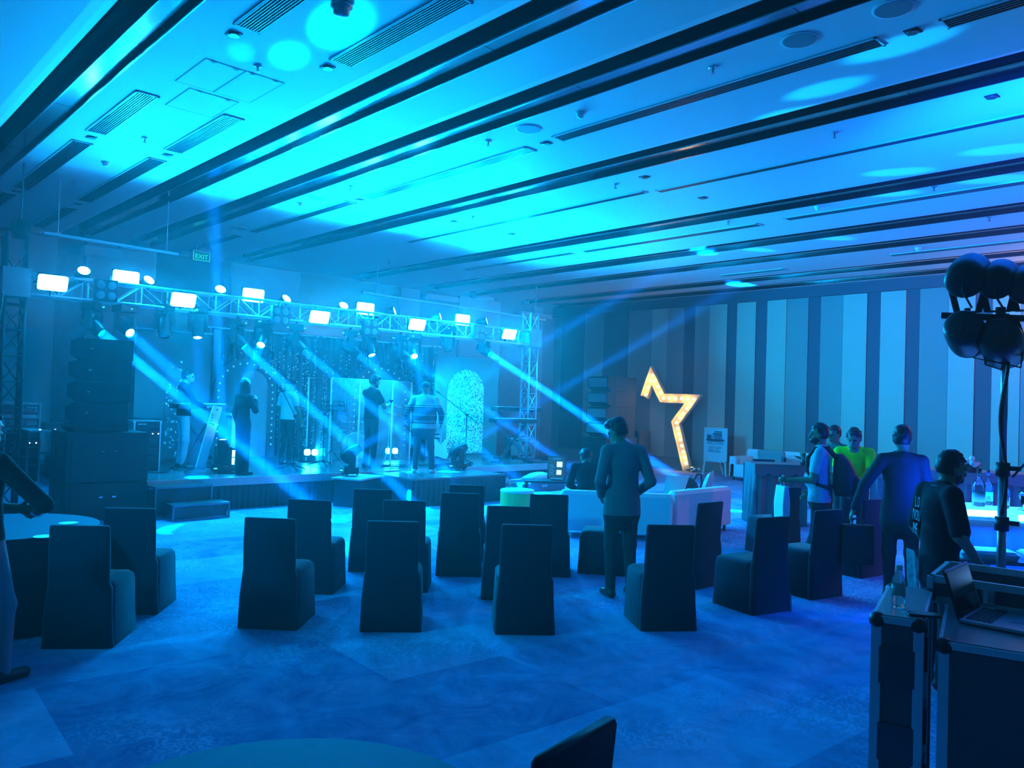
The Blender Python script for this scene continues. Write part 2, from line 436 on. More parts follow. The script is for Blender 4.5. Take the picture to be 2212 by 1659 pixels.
# ------------------------------------------------------------------ truss
m_alu = mat('truss_aluminium', (.72, .73, .75), .35, metal=.6)
TRY, TRZ0, TRZ1 = 13.6, 3.25, 3.56
TRX0, TRX1 = 2.75, 13.15
tr = thing('lighting_truss', 'long aluminium box truss spanning above the stage front', 'truss', (0, 0, 0))
for y in (TRY - .15, TRY + .15):
    for z in (TRZ0, TRZ1):
        MB().cyl((TRX0, y, z), (TRX1, y, z), .024, n=8).build('chord', m_alu, tr, smooth=True)
nb = 26; stp = (TRX1 - TRX0) / nb
for i in range(nb + 1):
    x = TRX0 + i * stp
    for y in (TRY - .15, TRY + .15): MB().cyl((x, y, TRZ0), (x, y, TRZ1), .014, n=6).build('upright', m_alu, tr)
    if i < nb:
        for y in (TRY - .15, TRY + .15):
            a, b = (TRZ0, TRZ1) if i % 2 else (TRZ1, TRZ0)
            MB().cyl((x, y, a), (x + stp, y, b), .011, n=6).build('diagonal', m_alu, tr)
        MB().cyl((x, TRY - .15, TRZ1), (x + stp, TRY + .15, TRZ1), .010, n=5).build('lacing', m_alu, tr)
def tower(x, y, z0, ztop, label, m_alu=m_alu):
    t = thing('truss_tower', label, 'truss', (x, y, z0), 0, 'truss towers')
    m_ = MB()
    for a, b in ((-.13, -.13), (.13, -.13), (.13, .13), (-.13, .13)): m_.cyl((a, b, 0.03), (a, b, ztop - z0), .024, n=8)
    m_.build('chord', m_alu, t, smooth=True)
    m_ = MB(); n = int((ztop - z0) / .38)
    for i in range(n):
        za, zb = .05 + i * .38, .05 + (i + 1) * .38
        for (a, b, c, d) in ((-.13, -.13, .13, -.13), (.13, -.13, .13, .13), (.13, .13, -.13, .13), (-.13, .13, -.13, -.13)):
            m_.cyl((a, b, za if i % 2 else zb), (c, d, zb if i % 2 else za), .010, n=5); m_.cyl((a, b, za), (c, d, za), .010, n=5)
    m_.build('lacing', m_alu, t)
    MB().box((0, 0, .012), (.5, .5, .024)).build('base_plate', m_steel, t)
    MB().box((0, 0, TRZ0 - z0 + .16), (.36, .40, .42)).build('sleeve_block', mat('sleeve_block_paint', (.3, .3, .32), .4), t)
    return t
tower(TRX1 + .12, TRY, STAGE_Z, 4.0, 'slender aluminium truss tower beside the sequin arch panel')
tower(TRX0 - .16, TRY, 0, 4.1, 'dark truss tower with chain hoist at the far end of the truss', mat('truss_black', (.03, .03, .035), .5))
h = thing('chain_hoist', 'dark electric chain hoist hanging above the truss tower', 'hoist', (TRX0 - .1, TRY, 4.05))
m_blk = mat('black_metal', (.02, .02, .022), .45)
m_ = MB(); m_.lathe([(.02, 0), (.11, .03), (.13, .15), (.11, .28), (.03, .32)], n=12); m_.build('motor', m_blk, h, smooth=True)
MB().cyl((0, 0, .3), (0, 0, HC - 4.05), .012).build('chain', m_steel, h); MB().cyl((.03, 0, .02), (.03, 0, -.4), .012).build('lower_chain', m_steel, h)
m_ = MB(); m_.cyl((3.1, 14.3, 4.33), (5.2, 14.3, 4.30), .03); a_ = m_.build('rigging_pipe', m_alu); tag(a_, 'thin rigging pipe running above the truss beside the chain hoist', 'pipe', 'rigging pipes')
m_ = MB(); m_.cyl((10.2, 16.2, 4.36), (16.4, 16.2, 4.28), .03); a_ = m_.build('rigging_pipe', m_alu); tag(a_, 'thin rigging pipe behind the truss near the sequin arch', 'pipe', 'rigging pipes')
for xx, yy in ((3.3, 14.3), (5.0, 14.3)): MB().cyl((xx, yy, 4.32), (xx, yy, HC), .008, n=5).build('hanger', m_alu, bpy.data.objects['rigging_pipe'])
for xx in (10.6, 16.0): MB().cyl((xx, 16.2, 4.3), (xx, 16.2, HC), .008, n=5).build('hanger', m_alu, a_)
a_ = MB().tube([(TRX0 - .35, 13.3, 3.2), (TRX0 - .42, 13.3, 2.4), (TRX0 - .62, 13.2, 1.3), (TRX0 - .9, 13.1, .4), (TRX0 - 1.0, 13.0, .02)], .02).build('cable', m_blk)
tag(a_, 'black cable sagging down from the truss tower', 'cable')

# ------------------------------------------------------------------ lamps on the truss
WASH_W = 330
BLUE = (0.0, .39, 1.0)
DEEP = (0.0, .17, 1.0)
FLOOD_W = 380; PAR_W = 24; BEAM_W = 1600
m_case = mat('lamp_housing', (.025, .025, .028), .4)
m_flood_e = mat('flood_panel', (0, 0, 0), emit=(.045, .42, 1.0), estr=45, sample=False)
m_par_e = mat('par_lens', (0, 0, 0), emit=(.05, .45, 1.0), estr=40, sample=False)
m_head_e = mat('moving_head_lens_bright', (0, 0, 0), emit=(.08, .45, 1.0), estr=22, sample=False)
m_beam_e = mat('moving_head_lens', (.0, .0, .0), emit=(0.0, .55, 1.0), estr=2.2, sample=False)
m_glass = mat('lens_glass', (.25, .3, .33), .15, spec=.6)
ORD = ['first', 'second', 'third', 'fourth', 'fifth', 'sixth', 'seventh', 'eighth', 'ninth', 'tenth', 'eleventh']
fl_px = [(114, 611), (272, 601), (396, 648), (547, 638), (690, 685), (789, 667), (901, 701), (999, 691), (1100, 722)]
for i, (px, py) in enumerate(fl_px):
    up = i in (1, 3, 5, 7); y = TRY - .02 if up else TRY - .30
    p = ony(px, py, y)
    t = thing('flood_light', 'glowing rectangular LED flood, %s from the stage steps end, %s the truss' % (ORD[i], 'above' if up else 'on the front of'), 'light', p, 0, 'LED floods on the truss')
    tilt = .10 if up else .36
    R_ = (tilt, 0, 0)
    MB().box((0, .035, 0), (.40, .07, .25)).build('housing', m_case, t, bevel=.008, rot=R_)
    m_ = MB(); m_.prism([(x, -.004, z) for x, z in rrect(.40, .235, .035)], (0, -.006, 0)); m_.build('panel', m_flood_e, t, rot=R_)
    f = MB(); dz = (TRZ1 - p.z) if up else 0
    if up:
        for s in (-.215, .215): f.bar((s, .03, 0), (s, .03, dz + .03), .012, .03)
        f.bar((-.215, .03, dz + .03), (.215, .03, dz + .03), .03, .012)
    else:
        for s in (-.215, .215): f.bar((s, .03, 0), (s, .14, 0), .03, .012)
        f.bar((-.215, .14, 0), (.215, .14, 0), .03, .012)
        f.bar((0, .14, min(0.0, TRZ0 - p.z)), (0, .14, max(0.0, TRZ1 - p.z)), .03, .02)
    f.build('yoke', m_case, t)
    lamp('flood_lamp', 'AREA', (0, -.03, 0), BLUE, FLOOD_W * (.32, .42, .6, .8, 1, 1, 1.15, 1.25, 1.35)[i], None, t, shape='RECTANGLE', size=.38, size_y=.22).rotation_euler = (math.radians(-90) + tilt, 0, 0)

par_px = [(181, 586), (321, 606), (476, 626), (618, 646), (742, 661), (851, 673), (950, 685), (1050, 694)]
for i, (px, py) in enumerate(par_px):
    p = ony(px, py, TRY)
    t = thing('par_can', 'lit round par can standing on the truss, %s from the stage steps end' % ORD[i], 'light', p, 0, 'par cans on the truss')
    ax = Vector(((.25 if i % 2 else -.15) if i < 5 else .95, -1, .75 if i < 5 else .42)).normalized()
    m_ = MB(); m_.lathe([(.05, -.22), (.085, -.2), (.095, -.02), (.102, 0), (.102, .02), (.09, .02), (.09, .004)], n=16, axis=ax); m_.build('housing', m_case, t, smooth=True)
    m_ = MB(); m_.lathe([(.001, .012), (.089, .010), (.089, .016), (.06, .022), (.001, .024)], n=16, axis=ax); m_.build('lens', m_par_e, t, smooth=True)
    f = MB(); dz = TRZ1 - p.z + .02
    for s in (-.115, .115): f.bar((s, .06, -.02), (s * .8, .03, dz + .03), .01, .03)
    f.bar((-.1, .03, dz + .03), (.1, .03, dz + .03), .03, .01); f.bar((0, .03, dz + .05), (0, .03, dz - .04), .03, .03)
    f.build('yoke', m_case, t)
    lamp('par_lamp', 'SPOT', ax * .06, BLUE, PAR_W * 12 * (.2, .3, .6, .9, 1.2, 2.6, 3.2, 3.6)[i], ax * 3, t, spot_size=math.radians(135), spot_blend=1.0, shadow_soft_size=.07)

for i, (px, py) in enumerate([(230, 627), (608, 682), (802, 707), (1036, 719)]):
    p = ony(px, py, TRY - .28)
    t = thing('audience_blinder', 'unlit four-eyed blinder panel on the truss, %s from the stage steps end' % ORD[i], 'light', p, 0, 'blinders on the truss')
    MB().box((0, .05, 0), (.34, .10, .34)).build('housing', m_case, t, bevel=.01)
    for a in (-.08, .08):
        for b in (-.08, .08):
            m_ = MB(); m_.lathe([(.001, .012), (.04, .01), (.062, 0), (.066, -.006)], c=(a, -.002, b), n=14, axis=(0, -1, 0)); m_.build('lens', m_glass, t, smooth=True)
    f = MB(); f.bar((0, .1, 0), (0, .13, 0), .05, .05); f.bar((0, .12, TRZ0 - p.z), (0, .12, TRZ1 - p.z), .03, .02); f.build('bracket', m_case, t)

# ------------------------------------------------------------------ moving heads
def moving_head(p, aim, label, group, hang=True, glow=None, scale=1.0, beam=0, spread=2.2, color=DEEP, mount=None):
    """p: tilt centre of the head; aim: direction of the beam"""
    aim = Vector(aim).normalized(); s = -1 if hang else 1
    az = math.atan2(aim.x, -aim.y)
    t = thing('moving_head_lamp', label, 'light', p, 0, group)
    ux = Vector((math.cos(az), math.sin(az), 0))
    k = scale
    base_z = .30 * k if hang else -.30 * k
    b = MB(); b.box((0, 0, base_z), (.30 * k, .26 * k, .11 * k), rot=(0, 0, az)); b.build('base', m_case, t, bevel=.012)
    b = MB()
    for sg in (-1, 1):
        q = ux * (.135 * k * sg)
        b.bar(q + Vector((0, 0, base_z * .8)), q + Vector((0, 0, -.06 * k * (1 if hang else -1))), .045 * k, .12 * k, up=(aim.x, aim.y, 0) if abs(aim.z) < .98 else (0, 1, 0))
    b.bar(ux * (-.15 * k) + Vector((0, 0, base_z * .72)), ux * (.15 * k) + Vector((0, 0, base_z * .72)), .12 * k, .05 * k)
    b.build('yoke', m_case, t, bevel=.01)
    b = MB(); b.lathe([(.03 * k, -.20 * k), (.10 * k, -.17 * k), (.115 * k, -.04 * k), (.105 * k, .08 * k), (.085 * k, .17 * k), (.088 * k, .19 * k), (.075 * k, .19 * k), (.07 * k, .175 * k)], n=16, axis=aim)
    hd = b.build('head', m_case, t, smooth=True)
    b = MB(); b.lathe([(.001, .186 * k), (.05 * k, .184 * k), (.072 * k, .178 * k), (.072 * k, .172 * k)], n=16, axis=aim); b.build('lens', glow or m_glass, hd, smooth=True)
    b = MB(); yf = -.135 * k
    for a_, w_ in ((-.04, .04), (.03, .02)):
        b.box((a_ * k, 0, base_z), (w_ * k, .275 * k, .02 * k), rot=(0, 0, az))
    b.build('display', mat('display_glow', (.02, .05, .06), emit=(.1, .9, 1), estr=1.0, sample=False), t)
    if hang:
        c = MB(); c.bar((0, 0, base_z + .05 * k), (0, 0, (mount if mount is not None else base_z + .12)), .05, .03); c.build('clamp', m_steel, t)
    else:
        c = MB()
        for a_ in (-.1, .1):
            for b_ in (-.08, .08): c.cyl((a_ * k, b_ * k, base_z - .085 * k), (a_ * k, b_ * k, base_z - .05 * k), .018 * k, n=8)
        c.build('foot', m_blk, t)
    if beam:
        lamp('beam_lamp', 'AREA', aim * (.20 * k), color, beam, aim * 3, t, shape='DISK', size=.15 * k, spread=math.radians(spread))
    return t
def px_aim(p, px, py, Y): return (ony(px, py, Y) - p)
MH = 'moving heads under the truss'
MY = TRY - .05
BDIR = Vector((.70, -.62, -.62))
mh_px = [(201, 712, 'beam'), (269, 716, 'wide'), (355, 712, 'off'), (427, 716, 'spot'), (512, 742, 'beam'), (569, 740, 'tilt'), (640, 751, 'beam'), (757, 761, 'beam'), (798, 758, 'down'), (865, 770, 'beam'), (892, 766, 'tilt2'), (967, 748, 'off'), (1046, 764, 'beam')]
LBL = ['above the tall loudspeaker stack, throwing a thin beam', 'just past the loudspeaker stack, lens glowing white', 'unlit over the arch panel by the steps', 'glinting over the keyboard player', 'over the long-haired singer, throwing a slanted beam',
       'tilted over the long-haired singer, lens glinting', 'over the man in white, throwing a slanted beam', 'over the drum shield, throwing a slanted beam', 'over the drum shield, lens glowing straight down', 'over the cymbals, throwing a slanted beam',
       'over the patterned sweater, lens glowing', 'unlit above the sequin arch panel', 'past the sequin arch panel, throwing the farthest slanted beam']
BEAM_TARGET = {0: (475, 928, 12.0), 4: (845, 1042, 11.4), 6: (905, 965, 12.3), 7: (905, 868, 12.9), 9: (1020, 866, 12.7), 12: (1300, 925, 10.6)}
for i, (px, py, kd) in enumerate(mh_px):
    p = ony(px, py - 8, MY)
    p.z = max(p.z, TRZ0 - .62)
    mt = TRZ0 - p.z
    if kd == 'beam':
        tx, ty, tY = BEAM_TARGET[i]; aim = px_aim(p, tx, ty, tY)
        moving_head(p, aim, 'moving head ' + LBL[i], MH, True, m_beam_e, 1.0, BEAM_W, 2.0, DEEP, mt)
    elif kd == 'off': moving_head(p, (-.1, -.3, -1), 'moving head ' + LBL[i], MH, True, m_glass, 1.0, 0, mount=mt)
    else:
        aim = {'wide': (.25, -1, -.55), 'spot': (-.1, -.35, -1), 'tilt': (-.55, -.6, -.7), 'down': (0.05, -.55, -1), 'tilt2': (-.3, -.75, -.7)}[kd]
        th_ = moving_head(p, aim, 'moving head ' + LBL[i], MH, True, m_head_e, 1.0, BEAM_W * (.12 if kd != 'down' else .3), 7, DEEP, mt)
        lamp('wash_lamp', 'SPOT', Vector(aim).normalized() * .22, BLUE, WASH_W, Vector(aim).normalized() * .22 + Vector((0, 1.6, -1.7)), th_, spot_size=math.radians(115), spot_blend=.9, shadow_soft_size=.06)
# on the stage floor
p = ony(757, 982, 12.12); p.z = .51 + .385
moving_head(p, (.80, -.28, .50), 'moving head standing on the film-wrapped box, beam rising past the drums', 'moving heads on the stage floor', False, m_beam_e, 1.0, BEAM_W * .5, 2.6, DEEP)
p = Vector((onz(988, 1013, STAGE_Z).x, onz(988, 1013, STAGE_Z).y, STAGE_Z + .365))
moving_head(p, (.86, -.08, .42), 'moving head standing on the thrust corner near the guitar, blue lens', 'moving heads on the stage floor', False, mat('blue_lens', (0, 0, 0), emit=(0, .25, 1), estr=1.6, sample=False), 1.0, BEAM_W * .5, 3.0, DEEP)
p = ony(483, 957, 13.2); p.z = STAGE_Z + .385
moving_head(p, (-.10, -.05, 1), 'moving head standing by the white slanted keyboard column, beam rising straight up', 'moving heads on the stage floor', False, m_head_e, 1.0, BEAM_W * .6, 3.5, DEEP)
# ------------------------------------------------------------------ backdrop set pieces on the stage
m_set_d = mat('set_panel_dark', (.10, .10, .11), .6)
m_set_m = mat('set_panel_mid', (.22, .22, .23), .6)
m_set_l = mat('set_panel_light', (.36, .36, .37), .6)
m_seq = mat('sequin_foil', (.95, .95, .95), .5, metal=.15)
m_glit = mat('glitter_foil', (.85, .85, .85), .4, metal=.3)
def arch_poly(cx, hw, z0, ztop, y, n=18):
    zc = ztop - hw
    return [(cx - hw, y, z0), (cx + hw, y, z0)] + [(cx + hw * math.cos(math.pi * i / n), y, zc + hw * math.sin(math.pi * i / n)) for i in range(n + 1)]
def in_arch(x, z, cx, hw, z0, ztop):
    zc = ztop - hw
    return abs(x - cx) < hw and z > z0 and (z < zc or (x - cx) ** 2 + (z - zc) ** 2 < hw * hw)
def sequins(cx, hw, z0, ztop, y, step, fill, tilt):
    V = []; F = []
    x = cx - hw
    while x < cx + hw:
        z = z0
        while z < ztop:
            if in_arch(x + step / 2, z + step / 2, cx, hw * .985, z0, ztop - .01) and random.random() < fill:
                a, b = random.gauss(0, tilt), random.gauss(0, tilt); s = step * .44; n = len(V)
                for sx, sz in ((-1, -1), (1, -1), (1, 1), (-1, 1)):
                    V.append((x + step / 2 + sx * s, y - .012 + (sx * a + sz * b) * s, z + step / 2 + sz * s))
                F.append((n, n + 1, n + 2, n + 3))
            z += step
        x += step
    return MB().add(V, F)
# sequin arch panel near the tower
YA = 15.0
xa, xb = ony(940, 870, YA).x, ony(1075, 870, YA).x
za = ony(1000, 771, YA).z
t = thing('sequin_arch_panel', 'pale free-standing panel with a bright arched sequin niche', 'panel', ((xa + xb) / 2, YA, STAGE_Z))
w = xb - xa; hh = za - STAGE_Z
MB().bb(-w / 2, w / 2, 0, .06, 0, hh).build('board', mat('arch_board', (.15, .15, .16), .6), t)
acx = (ony(965, 880, YA).x + ony(1045, 880, YA).x) / 2 - (xa + xb) / 2; ahw = (ony(1045, 880, YA).x - ony(965, 880, YA).x) / 2
atop = ony(1005, 798, YA).z - STAGE_Z
MB().prism(arch_poly(acx, ahw, .05, atop, -.004), (0, -.006, 0)).build('arch_backing', m_set_m, t)
sq = sequins(acx, ahw, .06, atop, 0, .036, .80, .22).build('sequin_field', m_seq, t, fix=False); sq['kind'] = 'stuff'
MB().bb(-w / 2 - .01, w / 2 + .01, -.02, .5, -.0, .03).build('foot', m_set_d, t)
# dark arch panel by the keyboard player
YC = 15.6
xa, xb = ony(292, 800, YC).x, ony(455, 800, YC).x; za = ony(400, 718, YC).z
t = thing('dark_arch_panel', 'dark free-standing panel with a dim sequin arch behind the keyboard player', 'panel', ((xa + xb) / 2, YC, STAGE_Z)); w = xb - xa; hh = za - STAGE_Z
MB().bb(-w / 2, w / 2, 0, .06, 0, hh).build('board', m_set_d, t)
cx = ony(393, 850, YC).x - (xa + xb) / 2; hw = ony(428, 850, YC).x - ony(393, 850, YC).x; at = ony(393, 765, YC).z - STAGE_Z
MB().prism(arch_poly(cx, hw, .05, at, -.004), (0, -.006, 0)).build('arch_backing', m_set_d, t)
sq = sequins(cx - hw * .4, hw * .6, .05, at - .1, 0, .05, .22, .5).build('sequin_field', m_seq, t, fix=False); sq['kind'] = 'stuff'
MB().bb(-w / 2, w / 2, -.05, .5, 0, .03).build('foot', m_set_d, t)
MB().bb(-w / 2 - .02, w / 2 + .02, -.01, .07, hh, hh + .02).build('top_rail', m_fascia, t)
# central curtain with glitter strings
YD = 16.6
xa, xb = ony(455, 800, YD).x, ony(945, 800, YD).x; za = ony(700, 728, YD).z
t = thing('backdrop_curtain', 'wide dark stage curtain hung with fine glitter strings', 'curtain', ((xa + xb) / 2, YD, STAGE_Z)); w = xb - xa; hh = za - STAGE_Z
n = 150; V = []; F = []
for i in range(n + 1):
    x = -w / 2 + w * i / n; y = .035 * math.sin(i * 1.55) + .02 * math.sin(i * .37)
    V += [(x, y, 0.01), (x, y, hh)]
for i in range(n): F.append((2 * i, 2 * i + 2, 2 * i + 3, 2 * i + 1))
MB().add(V, F).build('cloth', mat('curtain_cloth', (.11, .115, .12), .7), t, fix=False)
V = []; F = []
for i in range(120):
    x = -w / 2 + w * (i + random.random() * .6) / 120; ztop_ = hh * (.75 + .25 * random.random()); z = ztop_
    if random.random() < .35: continue
    while z > hh * .12 * random.random():
        z -= .035 + .05 * random.random()
        if random.random() < .5:
            s = .007 + .005 * random.random(); k = len(V)
            V += [(x - s, -.075, z - s * 1.5), (x + s, -.075, z - s * 1.5), (x + s, -.075, z + s * 1.5), (x - s, -.075, z + s * 1.5)]; F.append((k, k + 1, k + 2, k + 3))
gs = MB().add(V, F).build('glitter_strings', m_glit, t, fix=False); gs['kind'] = 'stuff'
MB().cyl((-w / 2 - .1, 0, hh), (w / 2 + .1, 0, hh), .025).build('curtain_rail', m_alu, t)
MB().bb(-w / 2, -w / 2 + .16, -.10, -.02, 0, hh - .05).build('side_flat', m_set_l, t)
for x in (-w / 2, w / 2): MB().cyl((x, .05, 0), (x, .05, hh), .025).build('curtain_post', m_alu, t)
# two bulb-edged arches in front of the curtain
YE = 16.1
def bulb_arch(px_c, hwpx, ptop, label, inner):
    cx = ony(px_c, 850, YE).x; hw = ony(px_c + hwpx, 850, YE).x - cx; at = ony(px_c, ptop, YE).z - STAGE_Z
    t = thing('bulb_arch', label, 'arch', (cx, YE, STAGE_Z), 0, 'bulb arches on the stage')
    MB().prism(arch_poly(0, hw, 0, at, 0), (0, .05, 0)).build('board', m_set_d, t)
    if inner: MB().prism(arch_poly(hw * .22, hw * .46, 0, at * .88, -.03), (0, .026, 0)).build('inner_arch', m_set_l, t)
    me = MB().ball((0, 0, 0), .022, 8, 5).mesh('bulb', mat('arch_bulb', (.5, .5, .5), .3, emit=(.05, .55, .8), estr=.55, sample=False), True)
    zc = at - hw
    for i in range(13):
        a = math.pi * i / 12; inst('bulb', me, t, (hw * .86 * math.cos(a), -.02, zc + hw * .86 * math.sin(a)))
    for i in range(1, 9):
        for s in (-1, 1): inst('bulb', me, t, (s * hw * .86, -.02, zc - i * .14))
    MB().bb(-hw, hw, -.15, .3, -.0, .025).build('foot', m_set_d, t)
bulb_arch(531, 66, 775, 'dark arch edged with round bulbs behind the long-haired singer', True)
bulb_arch(822, 62, 786, 'dark arch edged with round bulbs behind the drum shield', False)

# ------------------------------------------------------------------ floor wash lamps, shining white
m_wash_e = mat('wash_cell', (0, 0, 0), emit=(.09, .6, 1.0), estr=17, sample=False)
def wash(px, py, y, label, cells, sz, grp='floor wash lamps on the stage'):
    p = ony(px, py, y); t = thing('floor_wash_lamp', label, 'light', (p.x, p.y, STAGE_Z), math.radians(-25), grp)
    hz = p.z - STAGE_Z
    w = sz * cells[0]; h = sz * cells[1]
    MB().bb(-w / 2 - .03, w / 2 + .03, -.0, .12, hz - h / 2 - .02, hz + h / 2 + .02).build('housing', m_case, t, bevel=.01)
    for i in range(cells[0]):
        for j in range(cells[1]):
            m_ = MB(); m_.prism([(x, -.003, z) for x, z in [(-w / 2 + sz * (i + .5) + a, hz - h / 2 + sz * (j + .5) + b) for a, b in rrect(sz * .84, sz * .84, sz * .25)]], (0, -.008, 0)); m_.build('cell', m_wash_e, t)
    f = MB()
    for s in (-1, 1): f.bar((s * (w / 2 + .045), .06, .0), (s * (w / 2 + .045), .06, hz), .02, .04)
    f.bar((-w / 2 - .05, .06, .01), (w / 2 + .05, .06, .01), .16, .02); f.build('bracket', m_case, t)
    lamp('wash_lamp', 'AREA', (0, -.06, hz), (0, .42, 1), 26, (0, -3, hz + .4), t, shape='RECTANGLE', size=w, size_y=h)
wash(512, 988, 13.0, 'four-cell wash lamp glaring white at the feet of the singer', (2, 2), .13)
wash(672, 977, 14.6, 'two-cell wash lamp glaring white beside the man in white', (2, 1), .15)
wash(846, 974, 14.6, 'two-cell wash lamp glaring white between the two men by the drums', (2, 1), .15)

# ------------------------------------------------------------------ instruments
m_chrome = mat('chrome', (.8, .8, .82), .12, metal=1.0)
m_brass = mat('cymbal_bronze', (.75, .7, .55), .25, metal=1.0)
m_shell = mat('drum_shell', (.08, .08, .09), .2, spec=.6)
m_skin_d = mat('drum_head', (.75, .75, .73), .45)
dk = thing('drum_kit', 'drum kit with chrome hardware behind the clear shield', 'drum kit', (*onz(762, 992, STAGE_Z).xy, STAGE_Z), math.radians(-20))
def drum(name, c, r, d, axis):
    m_ = MB(); m_.lathe([(r, -d / 2), (r, d / 2)], c, 20, axis); s_ = m_.build(name, m_shell, dk, smooth=False)
    for sg in (-1, 1):
        m_ = MB(); m_.lathe([(r * 1.03, sg * d / 2 - .015), (r * 1.05, sg * d / 2), (r * 1.03, sg * d / 2 + .015), (r * .96, sg * d / 2 + .012)], c, 20, axis); m_.build('hoop', m_chrome, s_, smooth=True)
        m_ = MB(); m_.lathe([(.001, sg * (d / 2 + .006)), (r * .97, sg * (d / 2 + .006))], c, 20, axis); m_.build('drum_skin', m_skin_d, s_)
drum('bass_drum', (0, 0, .30), .28, .42, (0, -1, .02))
drum('tom_drum', (-.2, -.05, .78), .15, .2, (.1, -.45, 1)); drum('tom_drum', (.16, -.05, .78), .16, .22, (-.1, -.45, 1))
drum('floor_tom', (.52, .42, .42), .20, .38, (0, 0, 1)); drum('snare_drum', (-.42, .4, .62), .18, .14, (0, -.1, 1))
def cymbal(x, y, z, r, tilt):
    m_ = MB(); m_.lathe([(r, -.012), (r * .6, .0), (r * .2, .012), (r * .14, .03), (.01, .04)], (x, y, z), 20, (tilt, -.25, 1)); c_ = m_.build('cymbal', m_brass, dk, smooth=True)
    m_ = MB(); m_.cyl((x, y, .0), (x, y, z), .011); 
    for a in (0, 2.1, 4.2): m_.cyl((x, y, .32), (x + .22 * math.cos(a), y + .22 * math.sin(a), .01), .009, n=5)
    m_.build('cymbal_stand', m_chrome, c_)
cymbal(-.75, -.15, 1.0, .24, -.3); cymbal(.75, -.1, 1.08, .24, .3); cymbal(.95, .35, 1.25, .25, .35); cymbal(-.8, .45, .92, .19, 0)
# clear shield
def acrylic():
    m = bpy.data.materials.new('clear_acrylic'); m.use_nodes = True; nt = m.node_tree; b = nt.nodes['Principled BSDF']
    b.inputs['Base Color'].default_value = (.8, .9, .95, 1); b.inputs['Roughness'].default_value = .04; b.inputs['Alpha'].default_value = .14; b.inputs['Specular IOR Level'].default_value = .8
    return m
m_acr = acrylic(); m_edge = mat('acrylic_edge', (.75, .85, .9), .3)
ds = thing('drum_shield', 'clear acrylic drum shield of upright hinged panels around the drum kit', 'screen', (0, 0, STAGE_Z))
pts = [(664, 12.98 + 2.0), (713, 13.9), (775, 13.75), (846, 13.8), (887, 14.7)]
P = [ony(px, 900, yy) for px, yy in pts]; SH = 1.72
for a, b in zip(P[:-1], P[1:]):
    d_ = (b - a).normalized() * .012; a2 = a + d_; b2 = b - d_
    m_ = MB(); m_.bar((a2.x, a2.y, SH / 2), (b2.x, b2.y, SH / 2), .008, SH); m_.build('acrylic_panel', m_acr, ds)
    MB().bar((a2.x, a2.y, SH), (b2.x, b2.y, SH), .012, .008).build('panel_edge', m_edge, ds)
for p in P: MB().bar((p.x, p.y, 0), (p.x, p.y, SH), .03, .022, up=(0, 1, 0)).build('hinge_strip', m_edge, ds)

def keyboard_stand(px, py, y, label, rz, w=1.25, flip=False):
    p = ony(px, py, y); t = thing('stage_keyboard', label, 'keyboard', (p.x, p.y, STAGE_Z), rz, 'keyboards on the stage'); hz = p.z - STAGE_Z
    MB().box((0, 0, hz), (w, .32, .09)).build('body', m_case, t, bevel=.012)
    for i in range(28):
        MB().box((-w / 2 + .06 + (w - .12) * (i + .5) / 28, -.06, hz + .05), ((w - .12) / 28 * .9, .15, .02)).build('white_key', m_skin_d, t)
    MB().box((0, .1, hz + .05), (w * .9, .09, .012)).build('control_strip', mat('control_strip', (.15, .2, .22), .3), t)
    f = MB()
    for s in (-1, 1):
        f.bar((-w * .38 * s, -.12, 0.02), (w * .38 * s, .12, hz - .05), .035, .035)
        f.bar((-w * .38 * s, -.2, .015), (-w * .38 * s, .2, .015), .035, .03)
    f.build('cross_stand', m_steel, t); return t
keyboard_stand(432, 878, 14.25, 'keyboard on a cross stand in front of the keyboard player', math.radians(10), 1.0)
keyboard_stand(1118, 884, 14.0, 'keyboard on a cross stand at the tower end of the stage', math.radians(-8), 1.35)
MB_ = keyboard_stand(1110, 909, 13.0, 'lower keyboard tier on a cross stand near the truss tower', math.radians(-8), 1.15)
# white slanted column of a keyboard stand, with lettering
m_white = mat('white_enamel', (.8, .8, .8), .35)
p0 = ony(432, 1000, 13.42); p1 = ony(470, 878, 13.42)
t = thing('column_stand', 'white slanted column keyboard stand with block letters and splayed feet', 'stand', (p0.x, p0.y, STAGE_Z))
dx = p1.x - p0.x; hz = p1.z - STAGE_Z
MB().bar((0, 0, .06), (dx, 0, hz), .16, .05, up=(0, 1, 0)).build('column', m_white, t, bevel=.008)
f = MB()
for a in ((.55, .05), (-.25, .1)): f.tube([(0, 0, .1), (a[0] * .6, a[1] - .05, .09), (a[0], a[1] - .12, .02)], .02)
f.build('foot', m_blk, t); 
f = MB()
for z_ in (.72, .95): f.bar((dx * z_ , -.03, hz * z_), (dx * z_ , .3, hz * z_ + .02), .03, .03)
f.build('arm', m_steel, t)
te = text_mesh('STAY', .085); te.materials.append(m_blk)
ang = math.atan2(hz, dx)
inst('lettering', te, t, (dx * .80 - .05, -.032, hz * .80 + .01), (math.radians(90), -ang, 0))
p0 = ony(505, 935, 14.1)
t = thing('lamp_box', 'small pale box stand behind the singer with a glossy top', 'stand', (p0.x, p0.y, STAGE_Z))
MB().bb(-.09, .11, -.1, .1, 0, .95).build('post', m_white, t, bevel=.01); MB().bb(-.13, .15, -.13, .13, .95, .99).build('top', m_fascia, t)

